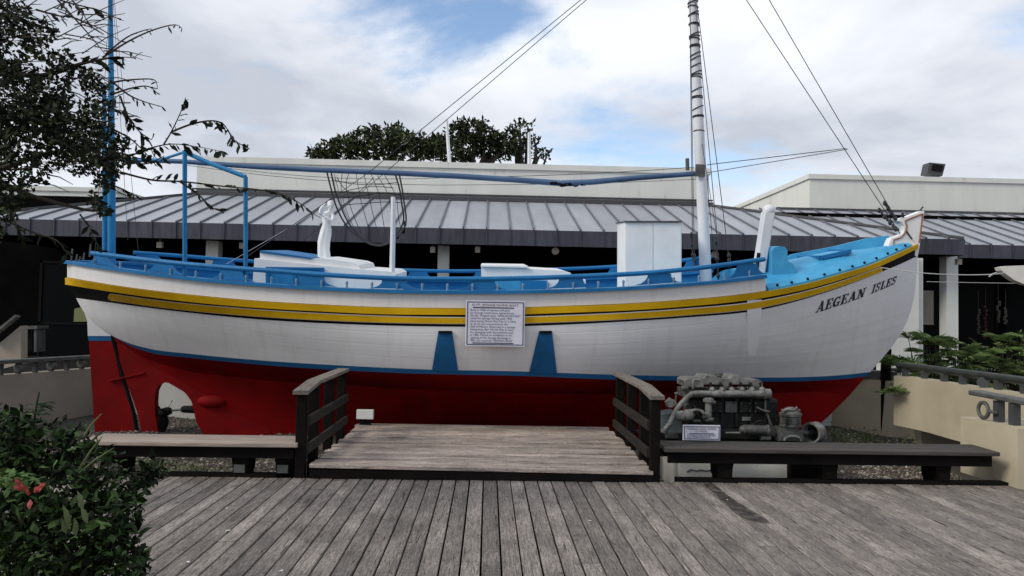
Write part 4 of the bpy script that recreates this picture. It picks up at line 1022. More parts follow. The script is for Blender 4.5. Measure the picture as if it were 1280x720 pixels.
yl2 = -(bB(307) - .12)
aw = MB(); aw.tube([WB(307, 358, yl2), WB(307, 221, yl2)], .030, 8); aw.build('awning_post', MT['blue_mast'], boat)
aw = MB(); aw.tube([WB(231, 190, yl), WB(262, 204, (yl + yl2) / 2), WB(307, 221, yl2)], .030, 8); aw.build('awning_rail', MT['blue_mast'], boat)
aw = MB(); aw.tube([WB(231, 190, yl), WB(200, 200, -.3), WB(157, 200, 0)], .02, 8); aw.build('awning_rail', MT['blue_mast'], boat)
# ---- standing rigging
def wire(p, q, r=.0062, name='stay', sag=0):
    n = 8 if sag else 2; pts = []
    for i in range(n):
        f_ = i / (n - 1); v = Vector(p).lerp(Vector(q), f_); v.z -= sag * 4 * f_ * (1 - f_); pts.append(v)
    b = MB(); b.tube(pts, r, 5); return b.build(name, MT['wire'], boat)
mtop = WB(*mastpt(-110), 0); mtop2 = WB(*mastpt(-180), 0)
wire(WB(1125, 292, 0), mtop); wire(WB(1123, 279, 0), mtop2)
for (x0, y0, x1, y1) in ((1099, 263, 1123, 290), (1106, 254, 1121, 276)):
    b = MB(); n = 7
    for i in range(n):
        f_ = i / n; c0 = WB(x0 + (x1 - x0) * f_, y0 + (y1 - y0) * f_, 0); b.ellipsoid(c0, (.022 if i % 2 else .035, .02, .03 if i % 2 else .045), 6, 5)
    b.build('turnbuckle', MT['wire'], boat)
wire(mtop, WB(459, 217, -.2)); wire(mtop, WB(481, 216, .2)); wire(WB(459, 217, -.2), WB(300, 327, -1.2), .005); wire(WB(481, 216, .2), WB(380, 300, .8), .005)
wire(WB(868, 209, 0), WB(560, 222, 0), .005, sag=.03); wire(WB(870, 224, 0), WB(600, 231, .3), .004, sag=.02); wire(WB(560, 222, 0), WB(250, 205, .2), .004, sag=.1); wire(WB(600, 231, .3), WB(230, 206, .3), .004, sag=.1)
wire(WB(884, 206, 0), WB(1058, 185.5, 0), .0062); wire(WB(884, 216, 0), WB(1060, 186.5, 0), .0055)
wire(WB(*mastpt(-110), -.05), WB(868, 330, -1.3), .005); wire(WB(*mastpt(-110), .05), WB(866, 330, 1.3), .006)
wire(WB(*mastpt(-60), -.05), WB(911, 322, -1.2), .006); wire(WB(*mastpt(-60), .0), WB(897, 300, -1.2), .0055); wire(WB(*mastpt(60), .0), WB(893, 325, 1.2), .005)
wire(WB(876, 170, 0), WB(896, 295, -.9), .005)
for (x0, y0, x1, y1, yl_) in ((895, 297, 898, 350, -1.22), (911, 318, 912, 333, -1.2), (868, 318, 868.5, 334, 1.25), (864, 290, 866, 322, 1.25)):
    b = MB(); b.tube([WB(x0, y0, yl_), WB(x1, y1, yl_)], .012, 6)
    for f_ in (.1, .5, .9): b.ellipsoid(WB(x0 + (x1 - x0) * f_, y0 + (y1 - y0) * f_, yl_), (.028, .028, .04), 6, 5)
    b.build('turnbuckle', MT['wire'], boat)
for (a_, c_) in (((139, -40), (118, 330)), ((139, -40), (175, 335)), ((139, -40), (160, 300))):
    b = MB(); b.tube([WB(*a_, 0), WB(*c_, -.9)], .0035, 4); b.build('stay', MT['wire'], boat)
b = MB(); b.tube([WB(283, 330, -1.2), WB(390, 268, -.2)], .004, 4); b.build('stay', MT['rope'], boat)
# stern fittings
for px, py, h in ((89, 325, 14), (95, 324, 6), (104, 322, 6), (112, 318, 13), (99, 326, 5)):
    b = MB(); b.tube([WB(px, py + 3, -.3), WB(px + 1.5, py - h, -.3)], [.016, .012], 6); b.build('stern_pin', MT['rail_grey'], boat)

# ---- white statue on the cabin (draped woman, arm raised to her head)
sx = WB(405, 326, -.1)
K = (WB(405, 252, -.1).z - sx.z)
st = thing('statue', 'small white statue of a draped woman standing on the boat cabin roof', 'statue', sx)
def sp(px, py, dy=0.0): return WB(px, py, -.1 + dy)
b = MB()
rows = []
secs = [(328, 405.5, 8.5, .075), (322, 405.5, 7.6, .075), (312, 404.8, 7.0, .075), (302, 405.0, 7.2, .08), (294, 406.5, 7.0, .085), (286, 407.8, 6.0, .075), (280, 408, 4.7, .06), (274, 408.4, 6.0, .062), (269, 409.3, 6.6, .06), (265.5, 410.3, 5.4, .05), (263.5, 411.5, 2.4, .03)]
for y, x, w, dp in secs:
    c0 = sp(x, y); ww = w / F * (c0.y); row = []
    for j in range(28):
        a = 2 * math.pi * j / 28; fold = 1 + (.10 * math.sin(a * 7 + y * .05) if y > 284 else .02 * math.sin(a * 5))
        row.append((c0.x + ww * math.cos(a) * fold, c0.y + dp * math.sin(a) * fold, c0.z))
    rows.append(row + [row[0]])
b.grid(rows, flip=False, smooth=True)
b.tube([sp(411.5, 267), sp(412.3, 262.5), sp(413, 259)], [.028, .024, .026], 10)
# head
hc = sp(413.5, 256.5); b.ellipsoid(hc, (.048, .056, .062), 16, 12)
b.ellipsoid(hc + Vector((.012, -.052, -.008)), (.009, .014, .014), 8, 6)          # nose
b.ellipsoid(hc + Vector((.012, -.045, -.034)), (.016, .010, .006), 8, 6)          # mouth
b.ellipsoid(hc + Vector((.010, -.040, -.055)), (.018, .016, .014), 8, 6)          # chin
for s_ in (-1, 1): b.ellipsoid(hc + Vector((.012 + s_ * .018, -.044, .008)), (.010, .008, .006), 8, 6)
body = b.build('figure', MT['white'], st)
b = MB(); b.ellipsoid(hc + Vector((-.006, .012, .018)), (.056, .058, .056), 14, 9)
for k in range(7): b.ellipsoid(hc + Vector((-.045 + .014 * k, -.020 - .012 * math.sin(k * .5), .045 - .003 * (k - 3) ** 2)), (.014, .016, .014), 7, 5)
b.ellipsoid(hc + Vector((-.03, .05, -.01)), (.03, .035, .035), 8, 6); b.build('hair', MT['white'], st)
b = MB()
def limb(pts, rr): b.tube([sp(*q) for q in pts], rr, 10)
limb([(403.5, 268, -.03), (402, 266, -.07), (400.5, 264, -.10)], [.034, .032, .028])
limb([(400.5, 264, -.10), (401.5, 261, -.11), (404, 257, -.10)], [.028, .025, .018])
limb([(415, 268, -.03), (416.5, 272, -.07), (415, 276, -.10)], [.034, .030, .027])
limb([(415, 276, -.10), (411, 274, -.13), (406.5, 271, -.13)], [.027, .022, .018])
for (bx, by, bd), (dx, dy_) in (((404, 257, -.10), (3, -2.2)), ((406.5, 271, -.13), (-3, -2))):
    for k in range(4): limb([(bx + k * .3, by - k * .5, bd), (bx + dx * .6 + k * .4, by + dy_ * .6 - k * .6, bd - .008), (bx + dx * (1 - .08 * abs(k - 1.5)), by + dy_ - k * .6, bd)], [.008, .0075, .006])
    limb([(bx, by + 1, bd), (bx + dx * .4, by + 1.6, bd - .02)], [.009, .007])
b.build('arms', MT['white'], st)
b = MB(); b.lathe(sx + Vector((0, 0, -.03)), (0, 0, 1), [(.13, 0), (.13, .03), (.10, .05)], 20); b.build('pedestal', MT['white'], st)

# ---- hoop basket hanging from the boom
bk = thing('sponge_basket', 'black wire hoop basket net hanging from the blue boom', 'basket', WB(460, 218, 0))
def zp(x, y): return (400 + x / 6.545, 205 + y / 6.545)
h1 = [(57, 70), (95, 220), (130, 340), (190, 465), (270, 560), (360, 630), (430, 662), (500, 668), (575, 640), (635, 590), (685, 530), (705, 450), (690, 330), (675, 220), (650, 90)]
h2 = [(92, 75), (125, 220), (165, 330), (215, 450), (290, 555), (370, 628), (440, 655), (520, 655), (580, 625), (630, 570), (672, 500), (685, 430), (668, 320), (655, 220), (618, 90)]
H1 = [WB(*zp(*q), -.14) for q in h1]; H2 = [WB(*zp(*q), .14) for q in h2]
def smooth(pts, n=4):
    o_ = []
    for i in range(len(pts) - 1):
        p0, p1, p2, p3 = pts[max(i - 1, 0)], pts[i], pts[i + 1], pts[min(i + 2, len(pts) - 1)]
        for k in range(n):
            t = k / n; o_.append(.5 * ((2 * p1) + (p2 - p0) * t + (2 * p0 - 5 * p1 + 4 * p2 - p3) * t * t + (3 * p1 - p0 - 3 * p2 + p3) * t ** 3))
    return o_ + [pts[-1]]
for H in (H1, H2): b = MB(); b.tube(smooth(H), .013, 7); b.build('hoop', MT['wire'], bk)
nets = [[(180, 80), (175, 230), (230, 420), (300, 560)], [(235, 80), (215, 180), (260, 380), (360, 620)], [(295, 80), (330, 280), (390, 500), (425, 655)], [(360, 85), (400, 260), (450, 480), (495, 620)], [(420, 90), (480, 240), (510, 420), (545, 640)], [(470, 95), (560, 260), (590, 480), (610, 590)], [(530, 95), (620, 260), (640, 420), (660, 520)], [(115, 80), (160, 250), (190, 360), (240, 470)]]
hz = [[(110, 130), (250, 160), (450, 170), (640, 150)], [(150, 240), (260, 210), (430, 185), (600, 195)], [(150, 270), (300, 265), (470, 238), (560, 238), (660, 255)], [(170, 340), (260, 330), (400, 320), (560, 310), (690, 320)], [(140, 110), (200, 200), (300, 240), (440, 110)]]
for k, q in enumerate(nets): b = MB(); b.tube(smooth([WB(*zp(*c), .14 * math.cos(i * 1.2 + k)) for i, c in enumerate(q)]), .0052, 5); b.build('net_cord', MT['wire'], bk)
for k, q in enumerate(hz): b = MB(); b.tube(smooth([WB(*zp(*c), .12 * math.cos(i + k)) for i, c in enumerate(q)]), .006 if k != 2 else .010, 5); b.build('net_cord', MT['wire'], bk)
b = MB(); b.ellipsoid(WB(*zp(683, 545), -.1), (.03, .03, .05), 8, 6); b.ellipsoid(WB(*zp(630, 600), -.1), (.03, .03, .03), 8, 6); b.ellipsoid(WB(*zp(695, 490), -.1), (.025, .025, .05), 8, 6); b.build('knot', MT['black'], bk)

# ---- information sign on the hull
sy = min(hit(619, 376, 0).y, hit(619, 405, 0).y, hit(619, 433, 0).y, UB(619, yS1t(619), -bSheer(uS(619)) - .035).y * ch_ - UB(619, yS1t(619), -1.7).z * sh_ + YC) - .03
def text_part(s, p, h, m, parent, width=None, name='text_line', bold=0.0):
    cu = bpy.data.curves.new('txt', 'FONT'); cu.body = s; cu.size = 1; cu.resolution_u = 2; cu.offset = bold
    o = bpy.data.objects.new('txt', cu); COL.objects.link(o); bpy.context.view_layer.update()
    me = bpy.data.meshes.new_from_object(o.evaluated_get(bpy.context.evaluated_depsgraph_get())); bpy.data.objects.remove(o)
    xs = [v.co.x for v in me.vertices]; w = max(xs) - min(xs); x0 = min(xs)
    kx = (width / w) if width else h
    off = Vector((0, 0, 0)); q = parent
    while q is not None: off += q.location; q = q.parent
    for v in me.vertices: v.co = Vector((p.x + (v.co.x - x0) * kx, p.y, p.z + v.co.y * h)) - off
    me.materials.clear(); me.materials.append(m)
    ob = bpy.data.objects.new(name, me); COL.objects.link(ob); ob.parent = parent; return ob
def sign(label, px0, py0, px1, py1, Y, tilt=0):
    a, c = P(px0, py0, Y), P(px1, py1, Y)
    t = thing('information_sign', label, 'sign', ((a.x + c.x) / 2, Y, c.z))
    b = MB(); b.bar(((a.x + c.x) / 2, Y, c.z), ((a.x + c.x) / 2, Y, a.z), c.x - a.x, .02, up=(0, 1, 0), ch=.004); b.build('board', MT['sign'], t)
    return t, a, c
sg, a, c = sign('white information board with dark border and text on the hull amidships', 582.5, 375, 655.5, 433.5, sy)
Wd, Hd = c.x - a.x, a.z - c.z; yf = sy - .012
def frame_part(a, c, ins, th, yf, t):
    b = MB(); x0, x1, z0, z1 = a.x + ins, c.x - ins, c.z + ins, a.z - ins
    for r_ in ((x0, x1, z1 - th, z1), (x0, x1, z0, z0 + th), (x0, x0 + th, z0 + th, z1 - th), (x1 - th, x1, z0 + th, z1 - th)): b.box(r_[0], r_[1], yf - .003, yf, r_[2], r_[3])
    b.build('border', MT['ink'], t)
frame_part(a, c, .018, .009, yf, sg)
def rule(a, x0, x1, zf, th, yf, t):
    b = MB(); b.box(x0, x1, yf - .003, yf, zf - th / 2, zf + th / 2); b.build('rule', MT['ink'], t)
sxx = lambda f_: a.x + Wd * f_
szz = lambda f_: a.z - Hd * f_
text_part('42 FT. SPONGE DIVING BOAT', Vector((sxx(.10), yf - .002, szz(.125))), .042, MT['ink_red'], sg, width=Wd * .79, bold=.0)
rule(a, sxx(.12), sxx(.81), szz(.158), .012, yf, sg); rule(a, sxx(.12), sxx(.81), szz(.93), .010, yf, sg)
lines = [('Built in 1936 of cypress and pine', .66), ('by George Lostrosoro Apalachicola,', .74), ('Florida. Original name "APALACHICOLA"', .84), ('Used for sponge fishing until 1942', .70), ('Used during World War II by U. S. Navy', .77), ('as an air-sea rescue boat in the', .63), ('Gulf of Mexico. Returned to a sponge', .76), ('fishing boat after World War II, used', .72), ('for sponging until decommissioned', .72), ('in 1982. Placed on exhibition at the', .71), ('opening of the Sponge Exchange in', .69), ('1982 and renamed "AEGEAN ISLES"', .72)]
for i, (s, w) in enumerate(lines):
    text_part(s, Vector((sxx(.08), yf - .002, szz(.232 + i * .0605))), .037, MT['ink'], sg, width=Wd * w, bold=.0)
# ================================================================== ENGINE on its concrete pad
EYd = 8.75
def E(px, py, d=0): return P(px, py, EYd + d)
pad = thing('concrete_pad', 'pale concrete block carrying the old engine behind the dark bench', 'block', P(915, 600, 8.6))
a, c = P(849, 600, 8.3), P(985, 600, 8.3)
zp_ = E(900, 551).z
b = MB(); b.box(a.x, c.x, 8.3, 9.6, -.42, zp_ - .02); b.build('block', MT['pad'], pad)
b = MB(); b.box(a.x - .25, c.x + .75, 8.36, 9.55, zp_ - .018, zp_); b.build('slab', MT['eng_dk'], pad)
b = MB(); pts = [P(x, y, 8.297) for x, y in ((859, 590), (864, 587), (870, 589), (876, 587.5), (882, 589), (889, 588))]; b.tube(pts, .006, 4); b.build('crack', MT['wood_dark'], pad)
a2 = P(986, 573, 8.25); c2_ = P(1015, 600, 8.25)
ub = thing('utility_box', 'dark box with pale lid under the right bench beside the concrete block', 'box', ((a2.x + c2_.x) / 2, 8.4, -.2))
b = MB(); b.box(a2.x, c2_.x, 8.2, 8.55, -.35, a2.z); b.build('body', MT['wood_dark'], ub)
b = MB(); b.box(a2.x - .02, c2_.x + .02, 8.18, 8.57, a2.z + .002, a2.z + .025); b.build('lid', MT['rail_grey'], ub)
en = thing('diesel_engine', 'old grey marine diesel engine with curved pipe and flywheel on concrete block', 'engine', E(920, 551))
def eb(name, px0, py0, px1, py1, d0, d1, m, ch=.015):
    a, c = E(px0, py0, d0), E(px1, py1, d0)
    b = MB(); zc = (a.z + c.z) / 2; yc = EYd + (d0 + d1) / 2
    b.bar((a.x, yc, zc), (c.x, yc, zc), d1 - d0, a.z - c.z, ch=min(ch, (a.z - c.z) * .3)); return b.build(name, m, en)
def et(name, pts, r, m, n=10):
    b = MB(); b.tube(smooth([E(*q) for q in pts], 4) if len(pts) > 2 else [E(*q) for q in pts], r, n); return b.build(name, m, en)
def el(name, p0, p1, prof, m, n=16):   # lathe between two points, prof (r, f)
    a, c = E(*p0), E(*p1); L_ = (c - a).length
    b = MB(); b.lathe(a, c - a, [(r_, f_ * L_) for r_, f_ in prof], n); return b.build(name, m, en)
eb('crankcase', 866, 498, 972, 551, .10, .55, MT['eng_dk'], .03)
eb('oil_pan', 870, 536, 965, 551, .02, .60, MT['eng_dk'], .02)
for k, px in enumerate((885, 903, 921, 939, 957)):
    eb('cylinder_rib', px - 1.6, 497, px + 1.6, 534, .075, .12, MT['eng_dk'], .008)
eb('cylinder_head', 858, 487, 965, 499, .08, .52, MT['eng'], .02)
# rocker cover with two humps and openings between feet
b = MB()
prof = [(857, 483), (857, 476), (861, 473.5), (880, 473.5), (883, 469.5), (892, 469.5), (899, 473.5), (913, 473.5), (918, 469.5), (925, 469.5), (932, 475), (950, 475), (953, 478), (954, 486), (941, 486), (940, 480.5), (911, 480.5), (910, 486), (905, 486), (904, 480.5), (880, 480.5), (879, 484)]
b.prism([E(x, y, .06) for x, y in prof], (0, .40, 0)); b.build('rocker_cover', MT['eng_lt'], en)
for px in (864, 908, 941): el('bolt', (px, 482, .05), (px, 482, .02), [(.012, 0), (.012, 1)], MT['eng'], 6)
for i in range(13):
    px = 884 + i * 5.6; el('head_stud', (px, 489, .04), (px, 484 - (i % 2), .04), [(.008, 0), (.008, .6), (.013, .6), (.013, 1)], MT['eng'], 6)
# exhaust manifold, lumpy
b = MB(); b.tube([E(887 + i * 6.1, 492 + .25 * math.sin(i * 2), -.02) for i in range(13)], [.036 + .010 * ((i * 7) % 3) / 2 for i in range(13)], 12); b.lathe(E(955, 492, -.02), (1, 0, 0), [(.035, 0), (.058, .0), (.058, .07), (.04, .075)], 14)
for i in range(6): b.ellipsoid(E(890 + i * 12.5, 487, 0), (.035, .05, .035), 8, 6)
b.build('exhaust_manifold', MT['eng_lt'], en)
et('water_pipe', [(831, 537, -.10), (838, 528, -.10), (845, 513, -.08), (853, 503, -.08), (861, 495, -.06), (868, 491.5, -.06), (887, 491.5, -.04)], .030, MT['eng_lt'])
el('pipe_flange', (829, 541, -.1), (835, 532, -.1), [(.05, 0), (.05, .3), (.03, .35), (.03, 1)], MT['eng'])
el('filter', (885.5, 526, -.06), (885.5, 497, -.06), [(.05, 0), (.062, .05), (.062, .12), (.038, .14), (.038, .45), (.042, .46), (.042, .5), (.038, .51), (.038, .80), (.062, .82), (.062, .95), (.03, 1)], MT['eng_lt'])
el('filter_nut', (888, 503, -.1), (894, 503, -.1), [(.02, 0), (.02, 1)], MT['eng'], 6)
el('riser_pipe', (857.5, 525, .02), (857.5, 483, .02), [(.028, 0), (.028, .4), (.035, .42), (.035, .46), (.026, .48), (.026, 1)], MT['eng'])
et('hook_pipe', [(866, 486, -.02), (866.5, 478, -.02), (868, 475, -.02), (876, 476, -.02), (878, 482, -.02)], .016, MT['eng_lt'])
et('side_pipe', [(853, 484, -.02), (854, 478, -.02), (851, 475.5, -.02)], .013, MT['eng'])
el('valve', (852, 486, -.03), (860, 484.5, -.03), [(.02, 0), (.03, .2), (.03, .8), (.02, 1)], MT['eng'])
el('starter', (845, 520.5, -.12), (866, 518, -.12), [(.04, 0), (.058, .06), (.062, .4), (.05, .42), (.05, .5), (.066, .52), (.066, .93), (.03, 1)], MT['eng_lt'])
et('clamp', [(862, 515, -.14), (868, 512.5, -.14), (876, 513.5, -.14), (880, 517, -.14)], .017, MT['eng_lt'])
el('pump', (866, 519, -.1), (868, 519, -.1), [(.03, 0), (.03, 1)], MT['eng'])
eb('pump_bracket', 867, 525, 876, 528, -.14, .0, MT['eng'])
el('side_cap', (878, 521, -.1), (884, 521, -.1), [(.02, 0), (.025, .4), (.03, 1)], MT['eng'])
b = MB(); b.prism([E(825, 541, .05), E(825, 519, .05), (E(846, 515.5, .05)), E(852, 522, .05), E(852, 541, .05)], (0, .34, 0)); b.build('gearbox', MT['eng_blue'], en)
b = MB(); b.prism([E(833, 548, -.02), E(835, 541, -.02), E(846, 541, -.02), E(849, 548, -.02)], (0, .3, 0)); b.build('gearbox_foot', MT['eng'], en)
b = MB(); b.prism([E(835, 509, .0), E(833, 503, .0), E(839, 498, .0), E(845, 501, .0), E(846, 505, .0), E(840, 509.5, .0)], (0, .1, 0)); b.build('lever_bracket', MT['eng_lt'], en)
et('lever', [(844, 503, .02), (845, 497, .02), (845.5, 492, .02)], .012, MT['eng']); el('lever_knob', (845.5, 493.5, .02), (845.5, 490, .02), [(.01, 0), (.026, .3), (.026, .7), (.01, 1)], MT['eng'])
el('oil_cooler', (925, 536.5, -.08), (963, 538, -.08), [(.03, 0), (.045, .06), (.045, .1), (.055, .12), (.058, .8), (.05, .86), (.065, .88), (.065, .94), (.03, 1)], MT['eng'])
et('oil_line', [(907, 541, -.06), (915, 541, -.06), (926, 541, -.06)], .012, MT['eng_lt'])
et('fuel_line', [(957, 500, .0), (957, 513, .0), (960, 520, 0), (965, 533, 0), (975, 539, 0)], .013, MT['eng'])
et('linkage', [(946, 509, -.02), (954, 513, -.02), (962, 514.5, -.02)], .011, MT['eng'])
b = MB(); b.prism([E(961, 531, .05), E(963, 521, .05), E(974, 520, .05), E(978, 531, .05), E(977, 541, .05), E(965, 540, .05)], (0, .3, 0)); b.build('end_housing', MT['eng_dk'], en)
b = MB(); b.prism([E(960, 544, .0), E(961, 536, .0), E(972, 532, .0), E(979, 536, .0), E(979, 543, .0), E(968, 546, .0)], (0, .2, 0)); b.build('arm', MT['eng'], en)
for k in range(6): el('injector', (888 + k * 12.5, 484, .02), (888 + k * 12.5, 477.5, .02), [(.012, 0), (.012, .5), (.02, .5), (.02, .8), (.01, 1)], MT['eng_dk'], 8)
et('fuel_rail', [(884, 495.5, -.05), (905, 496.5, -.06), (930, 495.8, -.06), (952, 497, -.04)], .008, MT['eng_dk'])
et('hose', [(866, 505, -.02), (870, 512, -.06), (876, 530, -.08), (884, 537, -.06), (897, 538, -.05)], .014, MT['eng_dk'])
et('hose', [(940, 531, -.02), (950, 526, -.04), (958, 529, -.02)], .010, MT['eng_dk'])
el('breather', (899, 474, .2), (899, 466.5, .2), [(.03, 0), (.03, .6), (.045, .6), (.045, 1)], MT['eng'])
for px in (895, 914, 932, 950):
    eb('side_cover', px - 7, 502, px + 7, 516, .055, .075, MT['eng'] if px == 914 else MT['eng_dk'], .006)
    for dx, dy in ((-5.5, 504), (5.5, 504), (-5.5, 514), (5.5, 514)): el('bolt', (px + dx, dy, .05), (px + dx, dy, .03), [(.008, 0), (.008, 1)], MT['eng'], 6)
eb('mount_foot', 870, 545, 882, 551, -.10, .02, MT['eng']); eb('mount_foot', 952, 545, 964, 551, -.10, .02, MT['eng'])
eb('name_plate', 928, 521, 938, 526, .06, .072, MT['eng_lt'], .002)
# right hand pump with domed cylinder and flywheel
el('pump_cylinder', (988, 533, -.05), (988, 515.5, -.05), [(.11, 0), (.125, .04), (.125, .12), (.118, .14), (.118, .75), (.128, .78), (.128, .95), (.11, 1)], MT['eng'], 20)
el('pump_cap', (988, 515.5, -.05), (988, 509, -.05), [(.10, 0), (.095, .4), (.05, .6), (.04, 1)], MT['eng_lt'], 16)
for px, py in ((979, 511.5), (983, 510), (994, 510.5), (998, 511.5)): el('bolt', (px, 516, -.10), (px, py, -.10), [(.016, 0), (.016, .5), (.024, .5), (.024, 1)], MT['eng_lt'], 8)
et('pump_pipe', [(979, 514, -.12), (984, 511.5, -.14), (992, 513, -.14), (996, 509, -.12)], .014, MT['eng_lt'])
for k in range(5): eb('fin', 977.5, 519 + k * 2.6, 998.5, 519.9 + k * 2.6, -.168, -.15, MT['eng_dk'], .003)
b = MB(); b.prism([E(972, 551, -.1), E(974, 541, -.1), E(980, 534, -.1), E(997, 534, -.1), E(1003, 541, -.1), E(1006, 551, -.1)], (0, .35, 0)); b.build('pump_base', MT['eng'], en)
b = MB(); c0 = E(991, 551, -.12); b.tube([c0 + Vector((.10 * math.cos(a), 0, .055 * math.sin(a))) for a in [i * math.pi / 8 for i in range(9)]], .015, 6); b.build('base_arch', MT['eng_lt'], en)
fc = E(1017, 540.5, .0); ax = Vector((-.80, -.60, 0)).normalized()
b = MB(); b.lathe(fc + ax * .07, -ax, [(.03, .11), (.098, .11), (.100, .0), (.122, .0), (.122, .14), (.02, .14)], 32); b.build('flywheel', MT['eng_lt'], en)
b = MB(); b.lathe(fc - ax * .035, -ax, [(.01, 0), (.096, .0), (.096, .01)], 28); b.lathe(fc + ax * .075, -ax, [(.03, 0), (.035, .05)], 12); b.build('flywheel_web', MT['eng_dk'], en)
el('pump_shaft', (1000, 541, .0), (1012, 541, .0), [(.03, 0), (.03, 1)], MT['eng'])
# engine sign
sg2, a, c = sign('small white engine sign with purple border standing on the dark bench', 853.5, 531, 900, 550.5, 8.03)
yf = 8.03 - .012
Wd, Hd = c.x - a.x, a.z - c.z
frame_part(a, c, .012, .006, yf, sg2)
text_part('SUPERIOR DIESEL ENGINE', Vector((a.x + Wd * .11, yf - .002, a.z - Hd * .30)), .030, MT['ink_red'], sg2, width=Wd * .78, bold=.0)
text_part('571 MODEL', Vector((a.x + Wd * .33, yf - .002, a.z - Hd * .46)), .030, MT['ink_red'], sg2, width=Wd * .33, bold=.0)
rule(a, a.x + Wd * .17, a.x + Wd * .82, a.z - Hd * .545, .006, yf, sg2)
text_part('Original power for sponge', Vector((a.x + Wd * .11, yf - .002, a.z - Hd * .70)), .030, MT['ink'], sg2, width=Wd * .76, bold=.0)
text_part('boat APALACHICOLA', Vector((a.x + Wd * .11, yf - .002, a.z - Hd * .84)), .030, MT['ink'], sg2, width=Wd * .62, bold=.0)
# small white box by the left rail, made up for a pale gap to the wall
a, c = P(445.5, 512.5, 10.25), P(466, 524.5, 10.25)
b = MB(); b.bar((a.x, 10.3, (a.z + c.z) / 2), (c.x, 10.3, (a.z + c.z) / 2), .08, a.z - c.z, ch=.006); wb_ = tag(b.build('gap_box', MT['column']), 'small white box put in for a pale gap, low under the hull at the left back of the platform', 'box')
b = MB(); b.bar(((a.x + c.x) / 2, 10.33, .135), ((a.x + c.x) / 2, 10.33, c.z - .002), .16, .05, up=(0, 1, 0)); b.build('post', MT['black'], wb_)

# canopy corner at the right edge, tied with a cord to the boat
cp = []
for q in ((1250, 334), (1258, 332.5), (1300, 331), (1360, 331), (1360, 362), (1300, 359), (1280, 355), (1268, 350), (1258, 343), (1252, 338)): cp.append(P(q[0], q[1], 10.2))
b = MB(); b.prism(cp, (0, .12, 0)); tag(b.build('canopy', MT['canvas']), 'pale rounded canopy end entering at the right edge, tied by a cord', 'canopy')
def ropeobj(pts, r, label):
    b = MB(); b.tube(smooth(pts, 5), r, 5); return tag(b.build('cord', MT['rope']), label, 'cord', 'cords tied to the canopy')
h0 = hit(1098, 334, .04); e1 = P(1256, 341, 10.16)
ro = ropeobj([h0, P(1150, 341, 10.6), P(1200, 343.5, 10.4), P(1240, 343, 10.2), e1], .007, 'thin pale cord running from the bow to the canopy, upper one with knot')
b = MB(); b.tube([P(1236, 346, 10.2), P(1240, 343, 10.19), P(1246, 341, 10.18)], .012, 5); b.build('knot', MT['rope'], ro)
ropeobj([P(1158, 352, 13.5), P(1200, 353, 13), P(1290, 354.5, 12.6)], .005, 'thin dim cord across the dark porch, below the knotted one')

# ================================================================== VEGETATION
rng = random.Random(21)
def rv(): 
    while True:
        v = Vector((rng.uniform(-1, 1), rng.uniform(-1, 1), rng.uniform(-1, 1)))
        if .05 < v.length < 1: return v
def leaf(b, p, d, up, L_, w, mi=0):
    d = d.normalized(); s = d.cross(up)
    s = s.normalized() if s.length > 1e-4 else d.orthogonal().normalized()
    n = s.cross(d); m_ = p + d * L_ * .5
    b.add([p, p + d * L_ * .38 + s * w * .5 - n * w * .12, p + d * L_ * .72 + s * w * .38, p + d * L_ - n * L_ * .12, p + d * L_ * .72 - s * w * .38, p + d * L_ * .38 - s * w * .5 - n * w * .12, p + d * L_ * .5 + n * w * .08],
          [(0, 1, 6), (1, 2, 6), (2, 3, 6), (3, 4, 6), (4, 5, 6), (5, 0, 6)], mi)
def qleaf(b, p, d, up, L_, w, mi=0):
    d = d.normalized(); s = d.cross(up); s = s.normalized() if s.length > 1e-4 else d.orthogonal().normalized()
    b.add([p, p + d * L_ * .5 + s * w * .5, p + d * L_, p + d * L_ * .5 - s * w * .5], [(0, 1, 2, 3)], mi)
# --- far trees behind the roof
def far_tree(blobs, D, label, nleaf, base_px, trunk_h=None, sparse=1.0):
    base_ = P(base_px, 400, D); base_.z = -.6
    t = thing('tree', label, 'tree', base_, 'trees behind the building')
    b = MB(); tops = []
    for (px, py, r) in blobs:
        c0 = P(px, py, D + rng.uniform(-1.2, 1.2)); rm = r / F * D
        tops.append((c0, rm))
        for k in range(int(nleaf * (r / 20) ** 2)):
            v = rv(); v = v.normalized() * (v.length ** .45)
            p = c0 + Vector((v.x * rm, v.y * rm, v.z * rm * .85)); qleaf(b, p, rv(), rv(), rng.uniform(.14, .30), rng.uniform(.07, .14), rng.choice((0, 1)))
    stuff(b.build('crown', [MT['leaf_tree'], MT['leaf_far']], t))
    b = MB(); fork = Vector((base_.x, base_.y, P(base_px, 230, D).z))
    b.tube([base_, base_.lerp(fork, .5) + Vector((.1, 0, 0)), fork], [.3, .24, .2], 10); b.build('trunk', MT['bark'], t)
    b = MB()
    for c0, rm in tops: b.tube(smooth([fork, fork.lerp(c0, .5) + rv() * .3, c0], 3), [.12, .11, .10, .08, .06, .04, .03], 6)
    b.build('limbs', MT['bark'], t)
far_tree([(395, 192, 10), (412, 188, 14), (430, 185, 16), (452, 176, 17), (468, 184, 15), (485, 172, 17), (500, 178, 17), (518, 180, 17), (445, 190, 14), (490, 190, 16), (530, 188, 14), (405, 197, 14), (465, 165, 10), (495, 164, 11), (425, 180, 10), (543, 186, 13), (548, 178, 9)], 30, 'wide dark tree crown behind the parapet, left of the white pole', 420, 470)
